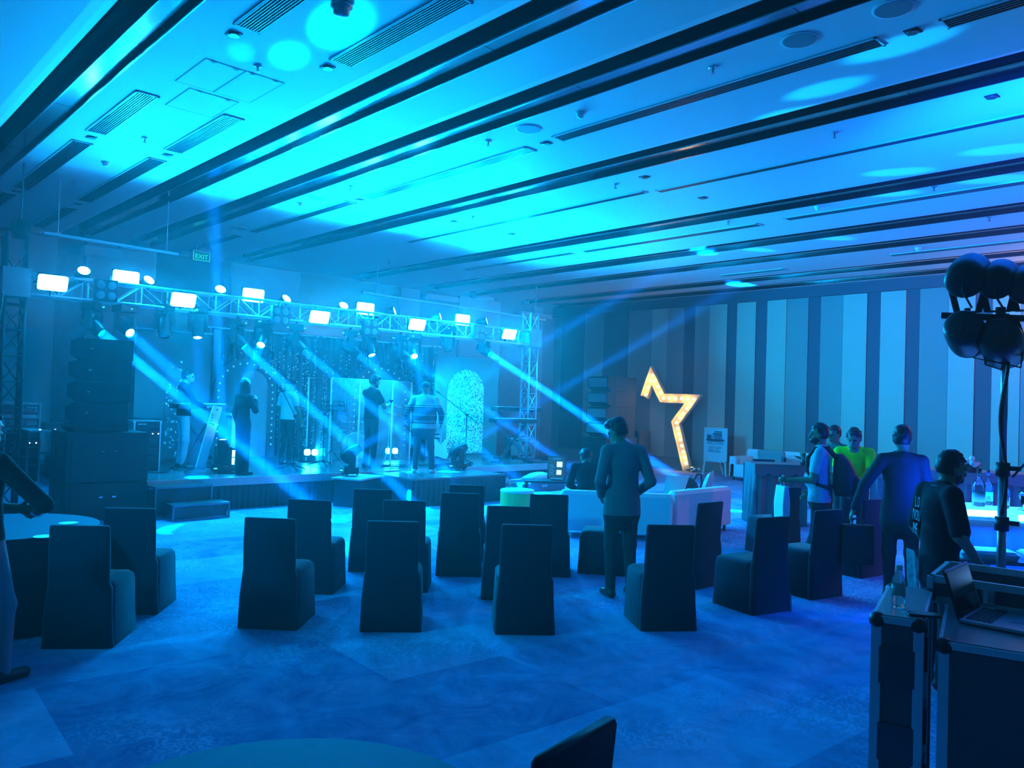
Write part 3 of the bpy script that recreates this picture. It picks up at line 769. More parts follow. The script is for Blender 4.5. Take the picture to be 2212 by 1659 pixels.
def mic_stand(px, py, y, label, h=1.15, boom=(.4, -.25, .35), rz=0.0, tip=True, z0=STAGE_Z):
    p = onz(px, py, z0); t = thing('microphone_stand', label, 'mic stand', (p.x, p.y, z0), rz, 'microphone stands')
    f = MB()
    for a in (.3, 2.4, 4.5): f.cyl((0, 0, .10), (.3 * math.cos(a), .3 * math.sin(a), .012), .011, n=6)
    f.build('tripod', m_blk, t); MB().cyl((0, 0, .06), (0, 0, h), .011, n=8).build('pole', m_blk, t)
    a = Vector((0, 0, h)); b = a + Vector(boom)
    f = MB(); f.cyl(a - Vector(boom) * .45, b, .008, n=6); f.box(a, (.05, .04, .05)); f.build('boom', m_blk, t)
    if tip:
        d_ = Vector(boom).normalized(); f = MB(); f.cyl(b, b + d_ * .12, .012, .016, n=8); mi = f.build('microphone', m_case, t, smooth=True)
        MB().ball(b + d_ * .145, .028, 10, 6).build('grille', m_chrome, mi, smooth=True)
mic_stand(633, 1016, 13, 'boom microphone stand in front of the man in white', .98, (-.32, .08, .62))
mic_stand(697, 1006, 13, 'straight microphone stand before the clear shield', 1.0, (.1, -.05, .1), tip=False)
mic_stand(1005, 1003, 13, 'boom microphone stand in front of the sequin arch', 1.05, (-.72, 0, .42))
mic_stand(748, 1000, 13, 'dark boom stand leaning beside the man with the phone', 1.15, (-.1, -.05, .35), tip=False)
p = onz(700, 1002, STAGE_Z); t = thing('music_stand', 'folding wire music stand before the drum shield', 'music stand', (p.x - .05, p.y - .35, STAGE_Z), math.radians(-25))
f = MB(); f.cyl((0, 0, .0), (0, 0, 1.08), .01)
for a in (.5, 2.6, 4.7): f.cyl((0, 0, .3), (.28 * math.cos(a), .28 * math.sin(a), .01), .008, n=5)
f.build('pole', m_blk, t); f = MB()
for z_ in (0, .09, .18): f.bar((-.24 + z_ * .15, z_ * .4, 1.08 + z_), (.24 - z_ * .15, z_ * .4, 1.08 + z_), .012)
for s in (-1, 1): f.bar((s * .24, 0, 1.08), (s * .21, .075, 1.27), .012)
f.bar((0, 0, 1.05), (0, .08, 1.27), .012); f.build('desk', m_blk, t)
# electric guitar on a stand
p = onz(970, 1001, STAGE_Z); t = thing('electric_guitar', 'pale electric guitar resting upright on a floor stand', 'guitar', (p.x, p.y + .3, STAGE_Z), math.radians(-35), rot=(math.radians(-12), 0, math.radians(-35)))
out = [(-.10, .06), (-.15, .02), (-.17, .10), (-.14, .20), (-.13, .27), (-.165, .36), (-.14, .43), (-.085, .42), (-.06, .36), (0, .35), (.05, .36), (.08, .42), (.125, .41), (.14, .35), (.115, .27), (.13, .18), (.17, .10), (.15, .02), (.09, .0), (0, .03)]
MB().prism([(x, 0, z + .08) for x, z in out], (0, .045, 0)).build('body', m_white, t)
MB().prism([(x * .6, -.004, z * .7 + .16) for x, z in out], (0, .004, 0)).build('pickguard', m_skin_d, t)
MB().bb(-.025, .025, -.012, .01, .40, 1.0).build('neck', mat('maple', (.4, .3, .2), .4), t); MB().prism([(-.03, -.012, 1.0), (.03, -.012, 1.0), (.045, -.012, 1.16), (-.02, -.012, 1.18)], (0, .018, 0)).build('headstock', mat('maple', (.4, .3, .2)), t)
f = MB(); f.tube([(-.2, -.1, .01), (0, .08, .10), (.2, -.1, .01)], .01); f.tube([(0, .08, .1), (0, .12, .55)], .01); f.build('stand', m_blk, t)
# cables and boxes lying on the stage
def cable(name, pts, r, label): 
    a = MB().tube(pts, r, 5).build(name, m_blk); tag(a, label, 'cable', 'loose cables'); return a
def curl(c, r0, turns, z, amp=.2, seed=1):
    rr = random.Random(seed); P_ = []
    for i in range(int(turns * 12)):
        a = i * math.pi / 6; r = r0 * (1 + amp * math.sin(a * .37 + seed)) * (0.75 + .5 * i / (turns * 12)); P_.append((c[0] + r * math.cos(a), c[1] + r * .6 * math.sin(a), z + .012 * (i % 5) / 5))
    return P_
c = onz(340, 1021, STAGE_Z); cable('cable_coil', curl(c, .16, 2.5, STAGE_Z + .015, .2, 2), .012, 'coiled black cable on the stage corner above the steps')
c = onz(392, 1016, STAGE_Z); cable('cable_coil', curl(c, .2, 1.5, STAGE_Z + .015, .3, 4), .012, 'loose black cable curling on deck near the white column stand')
c = onz(935, 1005, STAGE_Z); cable('cable_coil', curl(c, .35, 2.5, STAGE_Z + .015, .3, 6), .012, 'tangled cables on deck between sweater man and guitar')
c = onz(850, 1008, STAGE_Z); cable('cable_coil', curl(c, .3, 2, STAGE_Z + .015, .35, 8), .010, 'thin cable looped at the feet of the sweater man')
c = onz(1180, 992, STAGE_Z); cable('cable_coil', curl(c, .22, 2.5, STAGE_Z + .015, .3, 9), .013, 'coiled cable heap at the tower end of the stage')
for (px, py, s_, lb) in ((947, 1010, (.3, .12, .07), 'small effects pedal box on deck beside the guitar'), (1012, 1008, (.22, .14, .08), 'small connector box by the blue moving head'), (445, 1003, (.3, .1, .06), 'flat foot pedal near the white column stand')):
    q = onz(px, py, STAGE_Z); b_ = thing('pedal_box', lb, 'box', (q.x, q.y + .1, STAGE_Z), .3, 'small boxes on the stage')
    MB().box((0, 0, s_[2] / 2), s_).build('body', m_case, b_, bevel=.008)
    for k in (-1, 0, 1): MB().cyl((k * s_[0] * .3, -.01, s_[2]), (k * s_[0] * .3, -.01, s_[2] + .012), .012, n=8).build('knob', m_chrome, b_)
for i, (px, py, hgt, w_, lb) in enumerate(((940, 985, .55, .4, 'small guitar amplifier behind the sweater man'), (1085, 985, .5, .55, 'stage monitor cabinet behind the keyboard by the tower'))):
    q = onz(px, py, STAGE_Z); b_ = thing('amplifier', lb, 'amplifier', (q.x + (.25 if i else -.35), q.y - .25, STAGE_Z), math.radians(-15))
    MB().box((0, 0, hgt / 2), (w_, .28, hgt)).build('cabinet', m_case, b_, bevel=.01)
    MB().box((0, -.142, hgt * .42), (w_ * .88, .008, hgt * .7)).build('grille_cloth', m_set_m, b_); MB().box((0, -.142, hgt * .9), (w_ * .88, .008, hgt * .1)).build('control_strip', m_fascia, b_)

# ------------------------------------------------------------------ loudspeakers
m_spk = mat('loudspeaker_paint', (.018, .018, .02), .55, bump=.05)
m_spk_g = mat('loudspeaker_grille', (.05, .05, .055), .5, metal=.4)
def line_array(name, x0, x1, y0, dep, z0, ztop, n, label, grille, rz=0.0):
    """fronts face -x; the flat side panels face the camera"""
    t = thing(name, label, 'loudspeaker', (x0, y0, z0), rz); w = (x1 - x0) * .97; h = (ztop - z0) / n
    for i in range(n):
        zb = i * h; k = (i - (n - 1)) * .012
        prof = [(w + k, zb + .006), (w * .15 + k, zb + .006), (0.0 + k, zb + h * .27), (0.0 + k, zb + h * .86), (w * .11 + k, zb + h - .004), (w + k, zb + h - .004)]
        c_ = MB().prism([(x, 0, z) for x, z in prof], (0, dep, 0)).build('cabinet', m_spk, t)
        MB().bb(w * .26 + k, w * .98 + k, -.006, 0, zb + .03, zb + h - .03).build('side_plate', m_spk, c_)
        MB().bb(k - .008, k + .0, .03, dep - .03, zb + h * .29, zb + h * .84).build('grille', grille, c_)
        MB().box((w * .33 + k, -.01, zb + h * .52), (.035, .012, .02)).build('badge', m_chrome, c_)
    return t
SUY = 12.35
ux0, ux1 = ony(142, 1000, SUY).x, ony(321, 1000, SUY).x
zt = ony(230, 933, SUY).z
def subwoofer(x0, x1, y0, dep, z0, z1, label):
    t = thing('subwoofer', label, 'loudspeaker', ((x0 + x1) / 2, y0 + dep / 2, z0), 0, 'subwoofers'); w = x1 - x0; h = z1 - z0
    MB().box((0, 0, h / 2), (w, dep, h - .012)).build('cabinet', m_spk, t, bevel=.015)
    MB().box((0, -dep / 2 - .006, h / 2), (w * .88, .012, h * .84)).build('front_panel', m_spk, t)
    for s in (-1, 1):
        m_ = MB(); m_.box((s * w * .08, -dep / 2 - .014, h * .62), (.05, .006, .02)); m_.build('badge', m_chrome, t)
        MB().box((-w / 2 - .004, s * dep * .25, h * .6), (.01, .2, .1)).build('handle', m_blk, t)
    return t
zmid = ony(230, 1043, SUY).z
subwoofer(ux0, ux1, SUY, .85, .0, zmid, 'lower black subwoofer under the tall line array by the round table')
subwoofer(ux0, ux1, SUY, .85, zmid, zt, 'upper black subwoofer carrying the tall line array by the steps')
m_ = MB(); bx0, bx1 = ony(172, 925, SUY).x, ony(281, 925, SUY).x; zt2 = ony(230, 917, SUY).z
b_ = thing('array_bumper', 'dark bumper frame between the tall line array and its subwoofer', 'frame', (0, 0, 0)); MB().bb(bx0, bx1, SUY + .08, SUY + .7, zt, zt2).build('frame', m_spk, b_); MB().cyl((bx0 - .0, SUY + .06, (zt + zt2) / 2), (bx0, SUY + .72, (zt + zt2) / 2), .06, n=12).build('roller', m_blk, b_)
ax0, ax1 = ony(152, 830, SUY).x, ony(286, 830, SUY).x; zt3 = ony(230, 733, SUY).z
line_array('line_array', ax0, ax1, SUY + .05, .7, zt2, zt3, 4, 'tall black four-cabinet line array stacked on subwoofers beside the steps', m_spk_g, -math.atan2(ax0, SUY))
# far stack beside the star
FY = 14.6
fx0, fx1 = ony(1312, 860, FY).x, ony(1376, 860, FY).x
fz0 = ony(1345, 945, FY).z; fz1 = ony(1345, 814, FY).z
line_array('line_array', fx0, fx1, FY, .75, fz0, fz1, 4, 'far four-cabinet line array with pale grilles beside the star', mat('pale_grille', (.3, .3, .31), .45))
subwoofer(fx0 - .05, fx1 + .02, FY - .02, .9, 0, fz0 / 2, 'lower subwoofer under the far line array by the star')
subwoofer(fx0 - .05, fx1 + .02, FY - .02, .9, fz0 / 2, fz0, 'upper subwoofer under the far line array by the star')
sx_ = ony(1377, 950, FY).x; subwoofer(sx_ + .05, sx_ + .65, FY + .0, .8, 0, ony(1385, 931, FY).z, 'single low loudspeaker box between the far line array and star')

# ------------------------------------------------------------------ racks and road cases by the stage wall
m_laminate = mat('road_case_laminate', (.12, .12, .13), .4)
m_handle = mat('recess_handle', (.42, .42, .44), .35, metal=.7)
m_drawer = mat('drawer_front', (.5, .5, .52), .4)
def rack(px0, px1, py0, py1, y, dep, label, style, group='racks beside the stage'):
    a = ony(px0, py1, y); b = ony(px1, py0, y); w = b.x - a.x; h = b.z - a.z
    t = thing('equipment_rack', label, 'rack', ((a.x + b.x) / 2, y + dep / 2, a.z), 0, group)
    MB().box((0, 0, h / 2), (w, dep, h)).build('body', m_laminate if style != 'pale' else m_drawer, t, bevel=.01)
    f = MB()
    for sx in (-1, 1):
        f.bar((sx * (w / 2 - .02), -dep / 2 - .006, 0), (sx * (w / 2 - .02), -dep / 2 - .006, h), .04, .02)
    for z in (.02, h - .02): f.bar((-w / 2, -dep / 2 - .006, z), (w / 2, -dep / 2 - .006, z), .02, .04)
    f.build('edge_trim', m_alu, t)
    if style == 'pale':
        for k in range(max(2, int(w / .2))):
            x = -w / 2 + w * (k + .5) / max(2, int(w / .2)); MB().box((x, -dep / 2 - .012, h * .5), (.14, .02, h * .42)).build('recess_handle', m_handle, t, bevel=.008)
        for z in (.2, .8): MB().box((0, -dep / 2 - .01, h * z), (w * .86, .014, h * .14)).build('slot', m_laminate, t)
    else:
        nu = max(3, int(h / .13))
        for k in range(nu):
            u = MB().box((0, -dep / 2 - .012, h * (k + .5) / nu), (w * .84, .02, h / nu * .86)).build('rack_unit', m_case, t)
            for q in range(3): MB().box((-w * .3 + q * w * .1, -dep / 2 - .026, h * (k + .6) / nu), (.03, .008, .02)).build('button', m_drawer, u)
            if k == nu - 2:
                for q in (0, 1): MB().ball((w * .18 + q * .09, -dep / 2 - .03, h * (k + .5) / nu), .012, 6, 4).build('pilot_light', mat('pilot_light', (.5, .5, .5), emit=(.6, .9, 1), estr=3, sample=False), u)
    return t
rack(2, 90, 928, 1045, 13.9, .6, 'dark amplifier rack with pilot lights behind the subwoofers', 'dark')
rack(2, 88, 900, 927, 13.9, .6, 'lower pale drawer case stacked on the amplifier rack', 'pale')
rack(-4, 90, 871, 899, 13.9, .6, 'upper pale drawer case stacked on the amplifier rack', 'pale')
a = ony(283, 1000, 13.75); rack(283, 349, 909, 1022, 13.75, .6, 'metal edged road case standing on the stage behind the subwoofers', 'dark')
q = ony(120, 920, 13.6); t = thing('mixing_desk', 'small dark mixing desk on a shelf beside the line array', 'mixer', (q.x, q.y, q.z - .05))
MB().box((0, 0, -.02), (.8, .45, .03)).build('shelf', m_fascia, t); MB().box((0, 0, .05), (.34, .3, .1), taper=(1, .7)).build('console', m_case, t)
for k in (-1, 0, 1): MB().box((k * .2 - .05, -.2, 0.0), (.02, .02, .02)).build('led', mat('pilot_light', (.5, .5, .5)), t)
for s in (-1, 1): MB().bar((s * .36, 0, -.03), (s * .36, 0, -(q.z - .05)), .03, .03).build('leg', m_steel, t)
m_ = []
c = Vector((ony(318, 905, 13.9).x, 14.0, ony(318, 905, 13.9).z)); cable('cable_coil', curl(c, .2, 2.5, c.z + .0, .3, 11), .012, 'black cable coil lying on top of the metal edged road case')

aw = bpy.data.objects['sequin_arch_panel'].location
src = Vector(bpy.data.objects['moving_head_lamp.010'].location) + Vector((.1, -.1, -.2))
lamp('arch_fill_light', 'SPOT', src, (0, .5, 1), 2200, Vector((aw.x, aw.y, 1.7)), spot_size=math.radians(50), spot_blend=.8, shadow_soft_size=.05)  # extra spot added at a truss head to brighten the sequin arch
# ------------------------------------------------------------------ banquet chairs under black covers
m_cover = mat('chair_cover', (.004, .007, .026), .85, spec=.25, bump=.15, bscale=9, sheen=.2)
def cover_meshes():
    b = MB()   # back cover, faces +y
    loft(b, [(0, -.235, .0, .50, .075, .03), (0, -.23, .25, .475, .075, .03), (0, -.222, .43, .455, .08, .03), (0, -.225, .47, .43, .07, .028), (0, -.245, .70, .425, .06, .025), (0, -.265, .875, .42, .052, .022), (0, -.268, .893, .405, .04, .018)])
    s = MB()   # seat and skirt
    loft(s, [(0, .02, .0, .50, .50, .03), (0, .02, .2, .485, .485, .035), (0, .02, .40, .47, .47, .04), (0, .02, .445, .465, .465, .05), (0, .02, .468, .43, .43, .06), (0, .02, .478, .30, .30, .08)])
    return b.mesh('back_cover', m_cover, True), s.mesh('seat_cover', m_cover, True)
ME_BACK, ME_SEAT = cover_meshes()
for me in (ME_BACK, ME_SEAT):
    bm = bmesh.new(); bm.from_mesh(me)
    for v in bm.verts:
        v.co.x += .006 * math.sin(v.co.z * 31 + v.co.y * 17); v.co.y += .005 * math.sin(v.co.z * 23 + v.co.x * 29)
    bm.to_mesh(me); bm.free()
def chair(loc, az, label, group, leg=False, name='covered_chair'):
    t = thing(name, label, 'chair', (loc[0], loc[1], 0), -math.radians(az), group)
    inst('back_cover', ME_BACK, t); inst('seat_cover', ME_SEAT, t)
    if leg: MB().bar((.235, -.27, 0), (.235, -.26, .16), .025, .025).build('leg', m_steel, t)
    return t
ROWS = 'covered chairs facing the stage'
AZ = 39
def fwd(az, d): return Vector((math.sin(math.radians(az)) * d, math.cos(math.radians(az)) * d, 0))
def ch_px(px, py, az, label, group=ROWS, off=.27, **k):
    """px, py: foot of the backrest in the picture"""
    q = onz(px, py) + fwd(az, off); return chair((q.x, q.y), az, label, group, **k)
ch_px(162, 1402, 37, 'black covered chair nearest the round table, seat turned to the aisle', 'covered chairs at the round table')
ch_px(272, 1328, 38, 'black covered chair behind another at the round table, farther from the aisle', 'covered chairs at the round table')
ch_px(575, 1360, 46, 'black covered chair in the nearest row, beside the aisle')
ch_px(662, 1283, 46, 'black covered chair in the second row, beside the aisle')
ch_px(800, 1236, 40, 'black covered chair in the third row, in front of the film-wrapped box')
ch_px(868, 1280, 42, 'black covered chair in the second row, half hidden behind a nearer chair')
ch_px(842, 1366, 39, 'black covered chair second from the aisle in the nearest row')
ch_px(990, 1246, 40, 'black covered chair in the third row, in front of the thrust skirt')
ch_px(1004, 1213, 41, 'black covered chair in the farthest row, peeking over a chair back')
ch_px(1094, 1297, 42, 'black covered chair in the second row, in front of the pale stool')
ch_px(1133, 1372, 40, 'black covered chair third from the aisle in the nearest row')
ch_px(1182, 1246, 46, 'black covered chair beside the low table with the tablet')
ch_px(1354, 1236, -35, 'black covered chair hidden behind the man in the grey suit', 'covered chairs turned sideways')
ch_px(1445, 1364, 36, 'black covered chair at the far end of the nearest row, seat showing')
ch_px(1532, 1268, 2, 'black covered chair with leaning back against the white sofa', 'covered chairs turned sideways')
ch_px(1668, 1325, 14, 'black covered chair turned sideways with a bare leg showing', 'covered chairs turned sideways', leg=True)
ch_px(1788, 1292, 12, 'black covered chair turned sideways beside the man with the backpack', 'covered chairs turned sideways')
ch_px(1652, 1092, 232, 'black covered chair facing the hall in front of the draped table', 'covered chairs by the draped tables', off=.0)
ch_px(1700, 1202, 20, 'black covered chair in the shade of the man with the backpack', 'covered chairs by the draped tables')
ch_px(1692, 1078, -35, 'black covered chair edge-on behind the draped table', 'covered chairs by the draped tables')
ch_px(1884, 1112, -25, 'black covered chair edge-on behind the man in green', 'covered chairs by the draped tables')
ch_px(1886, 1246, 8, 'black covered chair between the man in green and the dark suit', 'covered chairs by the draped tables')
a = onz(1320, 1551, .89); b = onz(1170, 1638, .89); d_ = (b - a).normalized()
caz = math.degrees(math.atan2(d_.y, -d_.x)); q = (a + b) / 2 + fwd(caz, .265)
chair((q.x, q.y), caz, 'black covered chair at the bottom edge of the picture, only its back showing', 'covered chairs nearest the camera')

# ------------------------------------------------------------------ round tables
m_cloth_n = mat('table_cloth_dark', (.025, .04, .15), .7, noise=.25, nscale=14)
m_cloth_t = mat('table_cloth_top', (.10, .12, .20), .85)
def round_table(c, r, label, mt, h=.75):
    t = thing('round_table', label, 'table', (c.x, c.y, 0))
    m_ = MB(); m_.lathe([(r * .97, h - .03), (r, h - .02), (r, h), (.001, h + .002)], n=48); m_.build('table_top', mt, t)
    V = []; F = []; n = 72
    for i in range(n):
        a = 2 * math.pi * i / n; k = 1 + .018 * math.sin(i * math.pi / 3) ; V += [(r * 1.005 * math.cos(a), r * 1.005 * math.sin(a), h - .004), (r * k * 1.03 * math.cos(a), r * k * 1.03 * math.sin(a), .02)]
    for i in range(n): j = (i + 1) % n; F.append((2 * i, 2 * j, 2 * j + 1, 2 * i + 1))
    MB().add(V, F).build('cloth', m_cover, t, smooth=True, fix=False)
    MB().cyl((0, 0, 0), (0, 0, h - .03), .05).build('pedestal', m_steel, t)
    return t
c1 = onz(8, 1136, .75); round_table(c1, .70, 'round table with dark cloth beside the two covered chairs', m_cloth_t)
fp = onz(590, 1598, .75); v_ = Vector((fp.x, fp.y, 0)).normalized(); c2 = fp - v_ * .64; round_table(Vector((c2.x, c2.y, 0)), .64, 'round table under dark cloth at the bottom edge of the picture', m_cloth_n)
for px, py, lb in ((148, 1133, 'small pale saucer near the rim of the round table'), (95, 1162, 'small pale saucer near the covered chair on the round table')):
    q = onz(px, py, .757); t = thing('saucer', lb, 'saucer', q, 0, 'saucers on the round table')
    m_ = MB(); m_.lathe([(.03, 0), (.06, .006), (.075, .014), (.07, .012), (.03, .005), (.001, .005)], n=16); m_.build('dish', m_white, t, smooth=True)

# ------------------------------------------------------------------ white lounge sofas
m_sofa = mat('white_leatherette', (.82, .82, .82), .45, spec=.4, bump=.05, bscale=6)
m_cush = mat('pale_cushion', (.55, .55, .56), .7)
def sofa(a, b, h, dep, label, seat=.4, group='white sofas'):
    """a to b: foot line of the backrest; seat lies behind it as seen from the camera"""
    a, b = Vector((a.x, a.y, 0)), Vector((b.x, b.y, 0)); d = b - a; L = d.length; rz = math.atan2(d.y, d.x)
    t = thing('sofa', label, 'sofa', (a + b) / 2, rz, group)
    m_ = MB(); loft(m_, [(0, .09, .1, L, .18, .04), (0, .09, h - .05, L, .18, .05), (0, .09, h, L - .05, .12, .05)]); m_.build('backrest', m_sofa, t, smooth=False)
    m_ = MB(); loft(m_, [(0, dep / 2 + .1, .1, L - .1, dep - .2, .04), (0, dep / 2 + .1, seat - .03, L - .1, dep - .2, .05), (0, dep / 2 + .1, seat, L - .16, dep - .26, .05)]); m_.build('seat', m_sofa, t)
    for s in (-1, 1):
        m_ = MB(); loft(m_, [(s * (L / 2 - .09), dep / 2, .1, .18, dep - .02, .04), (s * (L / 2 - .09), dep / 2, h - .16, .18, dep - .02, .06), (s * (L / 2 - .09), dep / 2, h - .1, .10, dep - .08, .05)]); m_.build('armrest', m_sofa, t)
        for y in (.08, dep - .1): MB().cyl((s * (L / 2 - .08), y, .1), (s * (L / 2 - .08), y, 0), .028, .018, n=8).build('leg', m_blk, t)
    return t
SA = onz(1207, 1160); SB = onz(1452, 1172); SC_ = onz(1459, 1166); SD = onz(1580, 1146)
sofa(SA, SB, .66, .62, 'long white sofa seen from behind, a man seated on it')
sofa(SC_, SD, .68, .8, 'short white sofa seen from behind, with cushions and a black bag')
SE = onz(1752, 1035); SF = onz(1636, 1035)
t = thing('sofa', 'distant white sofa against the striped wall', 'sofa', (19.1, onx(1694, 985, 19.1).y, 0), math.radians(90), 'white sofas')
L = 2.6
m_ = MB(); loft(m_, [(0, -.45, .1, L, .2, .05), (0, -.45, .72, L, .2, .05), (0, -.45, .8, L - .05, .14, .05)]); m_.build('backrest', m_sofa, t)
m_ = MB(); loft(m_, [(0, .05, .1, L, .9, .05), (0, .05, .42, L, .9, .06)]); m_.build('seat', m_sofa, t)
for s in (-1, 1):
    m_ = MB(); loft(m_, [(s * (L / 2 - .1), .05, .1, .2, .9, .05), (s * (L / 2 - .1), .05, .62, .2, .9, .05)]); m_.build('armrest', m_sofa, t)
    for y in (-.4, .4): MB().cyl((s * (L / 2 - .1), y, .1), (s * (L / 2 - .1), y, 0), .03).build('leg', m_blk, t)
def cushion(c, rz, lean, label, s=.42, col=None):
    t = thing('cushion', label, 'cushion', c, 0, 'sofa cushions', rot=(lean, 0, rz)); V = []; F = []; n = 10
    for side in (1, -1):
        base = len(V)
        for i in range(n + 1):
            for j in range(n + 1):
                u, v = 2 * i / n - 1, 2 * j / n - 1; th_ = .075 * (1 - u * u) ** .6 * (1 - v * v) ** .6
                pin = 1 - .08 * (1 - abs(u * v)); V.append((u * s / 2 * pin, side * th_, v * s / 2 * pin + s / 2))
        for i in range(n):
            for j in range(n):
                q = (base + i * (n + 1) + j, base + (i + 1) * (n + 1) + j, base + (i + 1) * (n + 1) + j + 1, base + i * (n + 1) + j + 1); F.append(q if side > 0 else q[::-1])
    MB().add(V, F).build('cover', col or m_cush, t, smooth=True); return t
c = onz(1472, 1085, .40); cushion((c.x + .1, c.y + .25, .40), math.radians(-20), .35, 'pale cushion leaning on the long sofa near the seam', .44)
c = onz(1542, 1080, .40); cushion((c.x + .12, c.y + .28, .41), math.radians(25), .3, 'pale cushion leaning on the short sofa beside the black bag', .46)
c = onz(1320, 1080, .40); cushion((c.x + .1, c.y + .35, .40), math.radians(-50), .25, 'pale cushion behind the seated man on the long sofa', .44)
t = thing('cushion', 'grey cushion on the distant white sofa', 'cushion', (18.92, onx(1668, 985, 18.9).y, .42), 0, 'sofa cushions', rot=(0, -.2, 0))
MB().box((0, 0, .22), (.14, .75, .42)).build('cover', mat('grey_cushion', (.3, .29, .28), .7), t, bevel=.05)
# black bag on the short sofa
c = onz(1512, 1082, .42); t = thing('duffel_bag', 'black bag with looped handle resting on the short white sofa', 'bag', (c.x + .2, c.y + .45, .41), math.radians(-20))
m_ = MB(); loft(m_, [(0, 0, 0, .5, .26, .08), (0, 0, .12, .54, .28, .1), (.02, 0, .24, .42, .2, .08), (.02, 0, .32, .25, .08, .03)]); m_.build('body', mat('bag_nylon', (.02, .02, .022), .6), t, smooth=True)
m_ = MB(); m_.tube([(.15, -.04, .26), (.22, -.05, .38), (.32, -.03, .38), (.36, 0, .24), (.32, .0, .12)], .018); m_.build('handle', m_blk, t, smooth=True)

# low round stool with a green side, low table with a tablet
c = onz(1134, 1118); t = thing('drum_stool', 'pale cylindrical stool with a greenish side between the chairs', 'stool', (c.x, c.y + .2, 0))
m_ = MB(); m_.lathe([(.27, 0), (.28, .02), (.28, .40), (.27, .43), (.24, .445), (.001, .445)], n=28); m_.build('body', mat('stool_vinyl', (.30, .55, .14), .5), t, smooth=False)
MB().lathe([(.285, .40), (.285, .425), (.27, .44)], n=28).build('piping', m_white, t)
c = onz(1178, 1095); t = thing('low_table', 'low dark table holding an upright tablet before the sofa', 'table', (c.x + .55, c.y + .45, 0), math.radians(-40))
LT = t.location.copy()
MB().box((0, 0, .40), (1.0, .5, .04)).build('table_top', m_case, t, bevel=.01)
for s in (-1, 1):
    for u in (-1, 1): MB().cyl((s * .44, u * .2, .38), (s * .42, u * .18, 0), .02, .015).build('leg', m_blk, t)
c = onz(1200, 1076, .425)
t = thing('tablet', 'tilted tablet menu on the low table, dark with two pale squares', 'tablet', (LT.x + .12, LT.y - .06, .422), 0, rot=(math.radians(-18), 0, math.radians(-50)))
k_ = 1.25
MB().bb(-.14 * k_, .14 * k_, 0, .014, 0.02, .37 * k_).build('body', m_case, t, bevel=.004)
MB().bb(-.13 * k_, .13 * k_, -.002, .0, .03, .36 * k_).build('screen', mat('menu_screen', (.01, .02, .025), .3, emit=(.02, .10, .14), estr=.6, sample=False), t)
m_sq = mat('menu_square', (.8, .75, .6), .4, emit=(1, .85, .6), estr=.8, sample=False)
for (x0, z0, w_) in ((.0, .20, .085), (.0, .08, .075)): MB().bb(x0 * k_, (x0 + w_) * k_, -.005, -.002, z0 * k_, (z0 + w_) * k_).build('printed_square', m_sq, t)
for i in range(6): MB().bb(-.11 * k_, (-.03 - .02 * (i % 2)) * k_, -.005, -.002, (.08 + i * .028) * k_, (.088 + i * .028) * k_).build('printed_line', m_drawer, t)
for i in range(2): MB().bb(-.06 * k_, .06 * k_, -.005, -.002, (.315 + i * .02) * k_, (.322 + i * .02) * k_).build('printed_line', m_drawer, t)
MB().bb(-.08 * k_, .10 * k_, -.06, .06, -.0, .02).build('stand', m_white, t)
# crumpled plastic and sacks under the stage edge
c = onz(1100, 1062); t = thing('plastic_sheet', 'crumpled shiny plastic hanging by the thrust corner', 'plastic', (TX1 + .22, TY0 + .5, 0))
V = []; F = []; n = 9
for i in range(n):
    for j in range(n):
        V.append((.45 * i / n + .05 * RNG.standard_normal(), .06 * RNG.standard_normal(), .06 + .40 * j / n * (1 - .3 * i / n) + .03 * RNG.standard_normal()))
for i in range(n - 1):
    for j in range(n - 1): k = i * n + j; F.append((k, k + n, k + n + 1, k + 1))
MB().add(V, F).build('sheet', mat('crumpled_plastic', (.7, .7, .7), .2, spec=.7), t, fix=False)
t = thing('soft_bag', 'pale soft bag lying on dark cases below the stage edge', 'bag', (12.1, 12.05, 0))
m_ = MB(); loft(m_, [(0, 0, .2, .7, .3, .1), (0, 0, .28, .75, .34, .12), (.05, 0, .36, .5, .22, .1), (.05, 0, .39, .2, .1, .04)]); m_.build('body', m_cush, t, smooth=True)
m_ = MB(); m_.tube([(-.34, 0, .27), (-.6, .0, .26), (-.8, .02, .25)], .015); m_.build('strap', m_white, t)
t2 = thing('storage_case', 'dark low case beneath the stage edge carrying the soft bag', 'case', (12.1, 12.05, 0)); MB().box((0, 0, .1), (1.3, .42, .198)).build('body', m_laminate, t2, bevel=.015)
MB().box((0, -.215, .12), (.18, .012, .05)).build('handle', m_handle, t2)

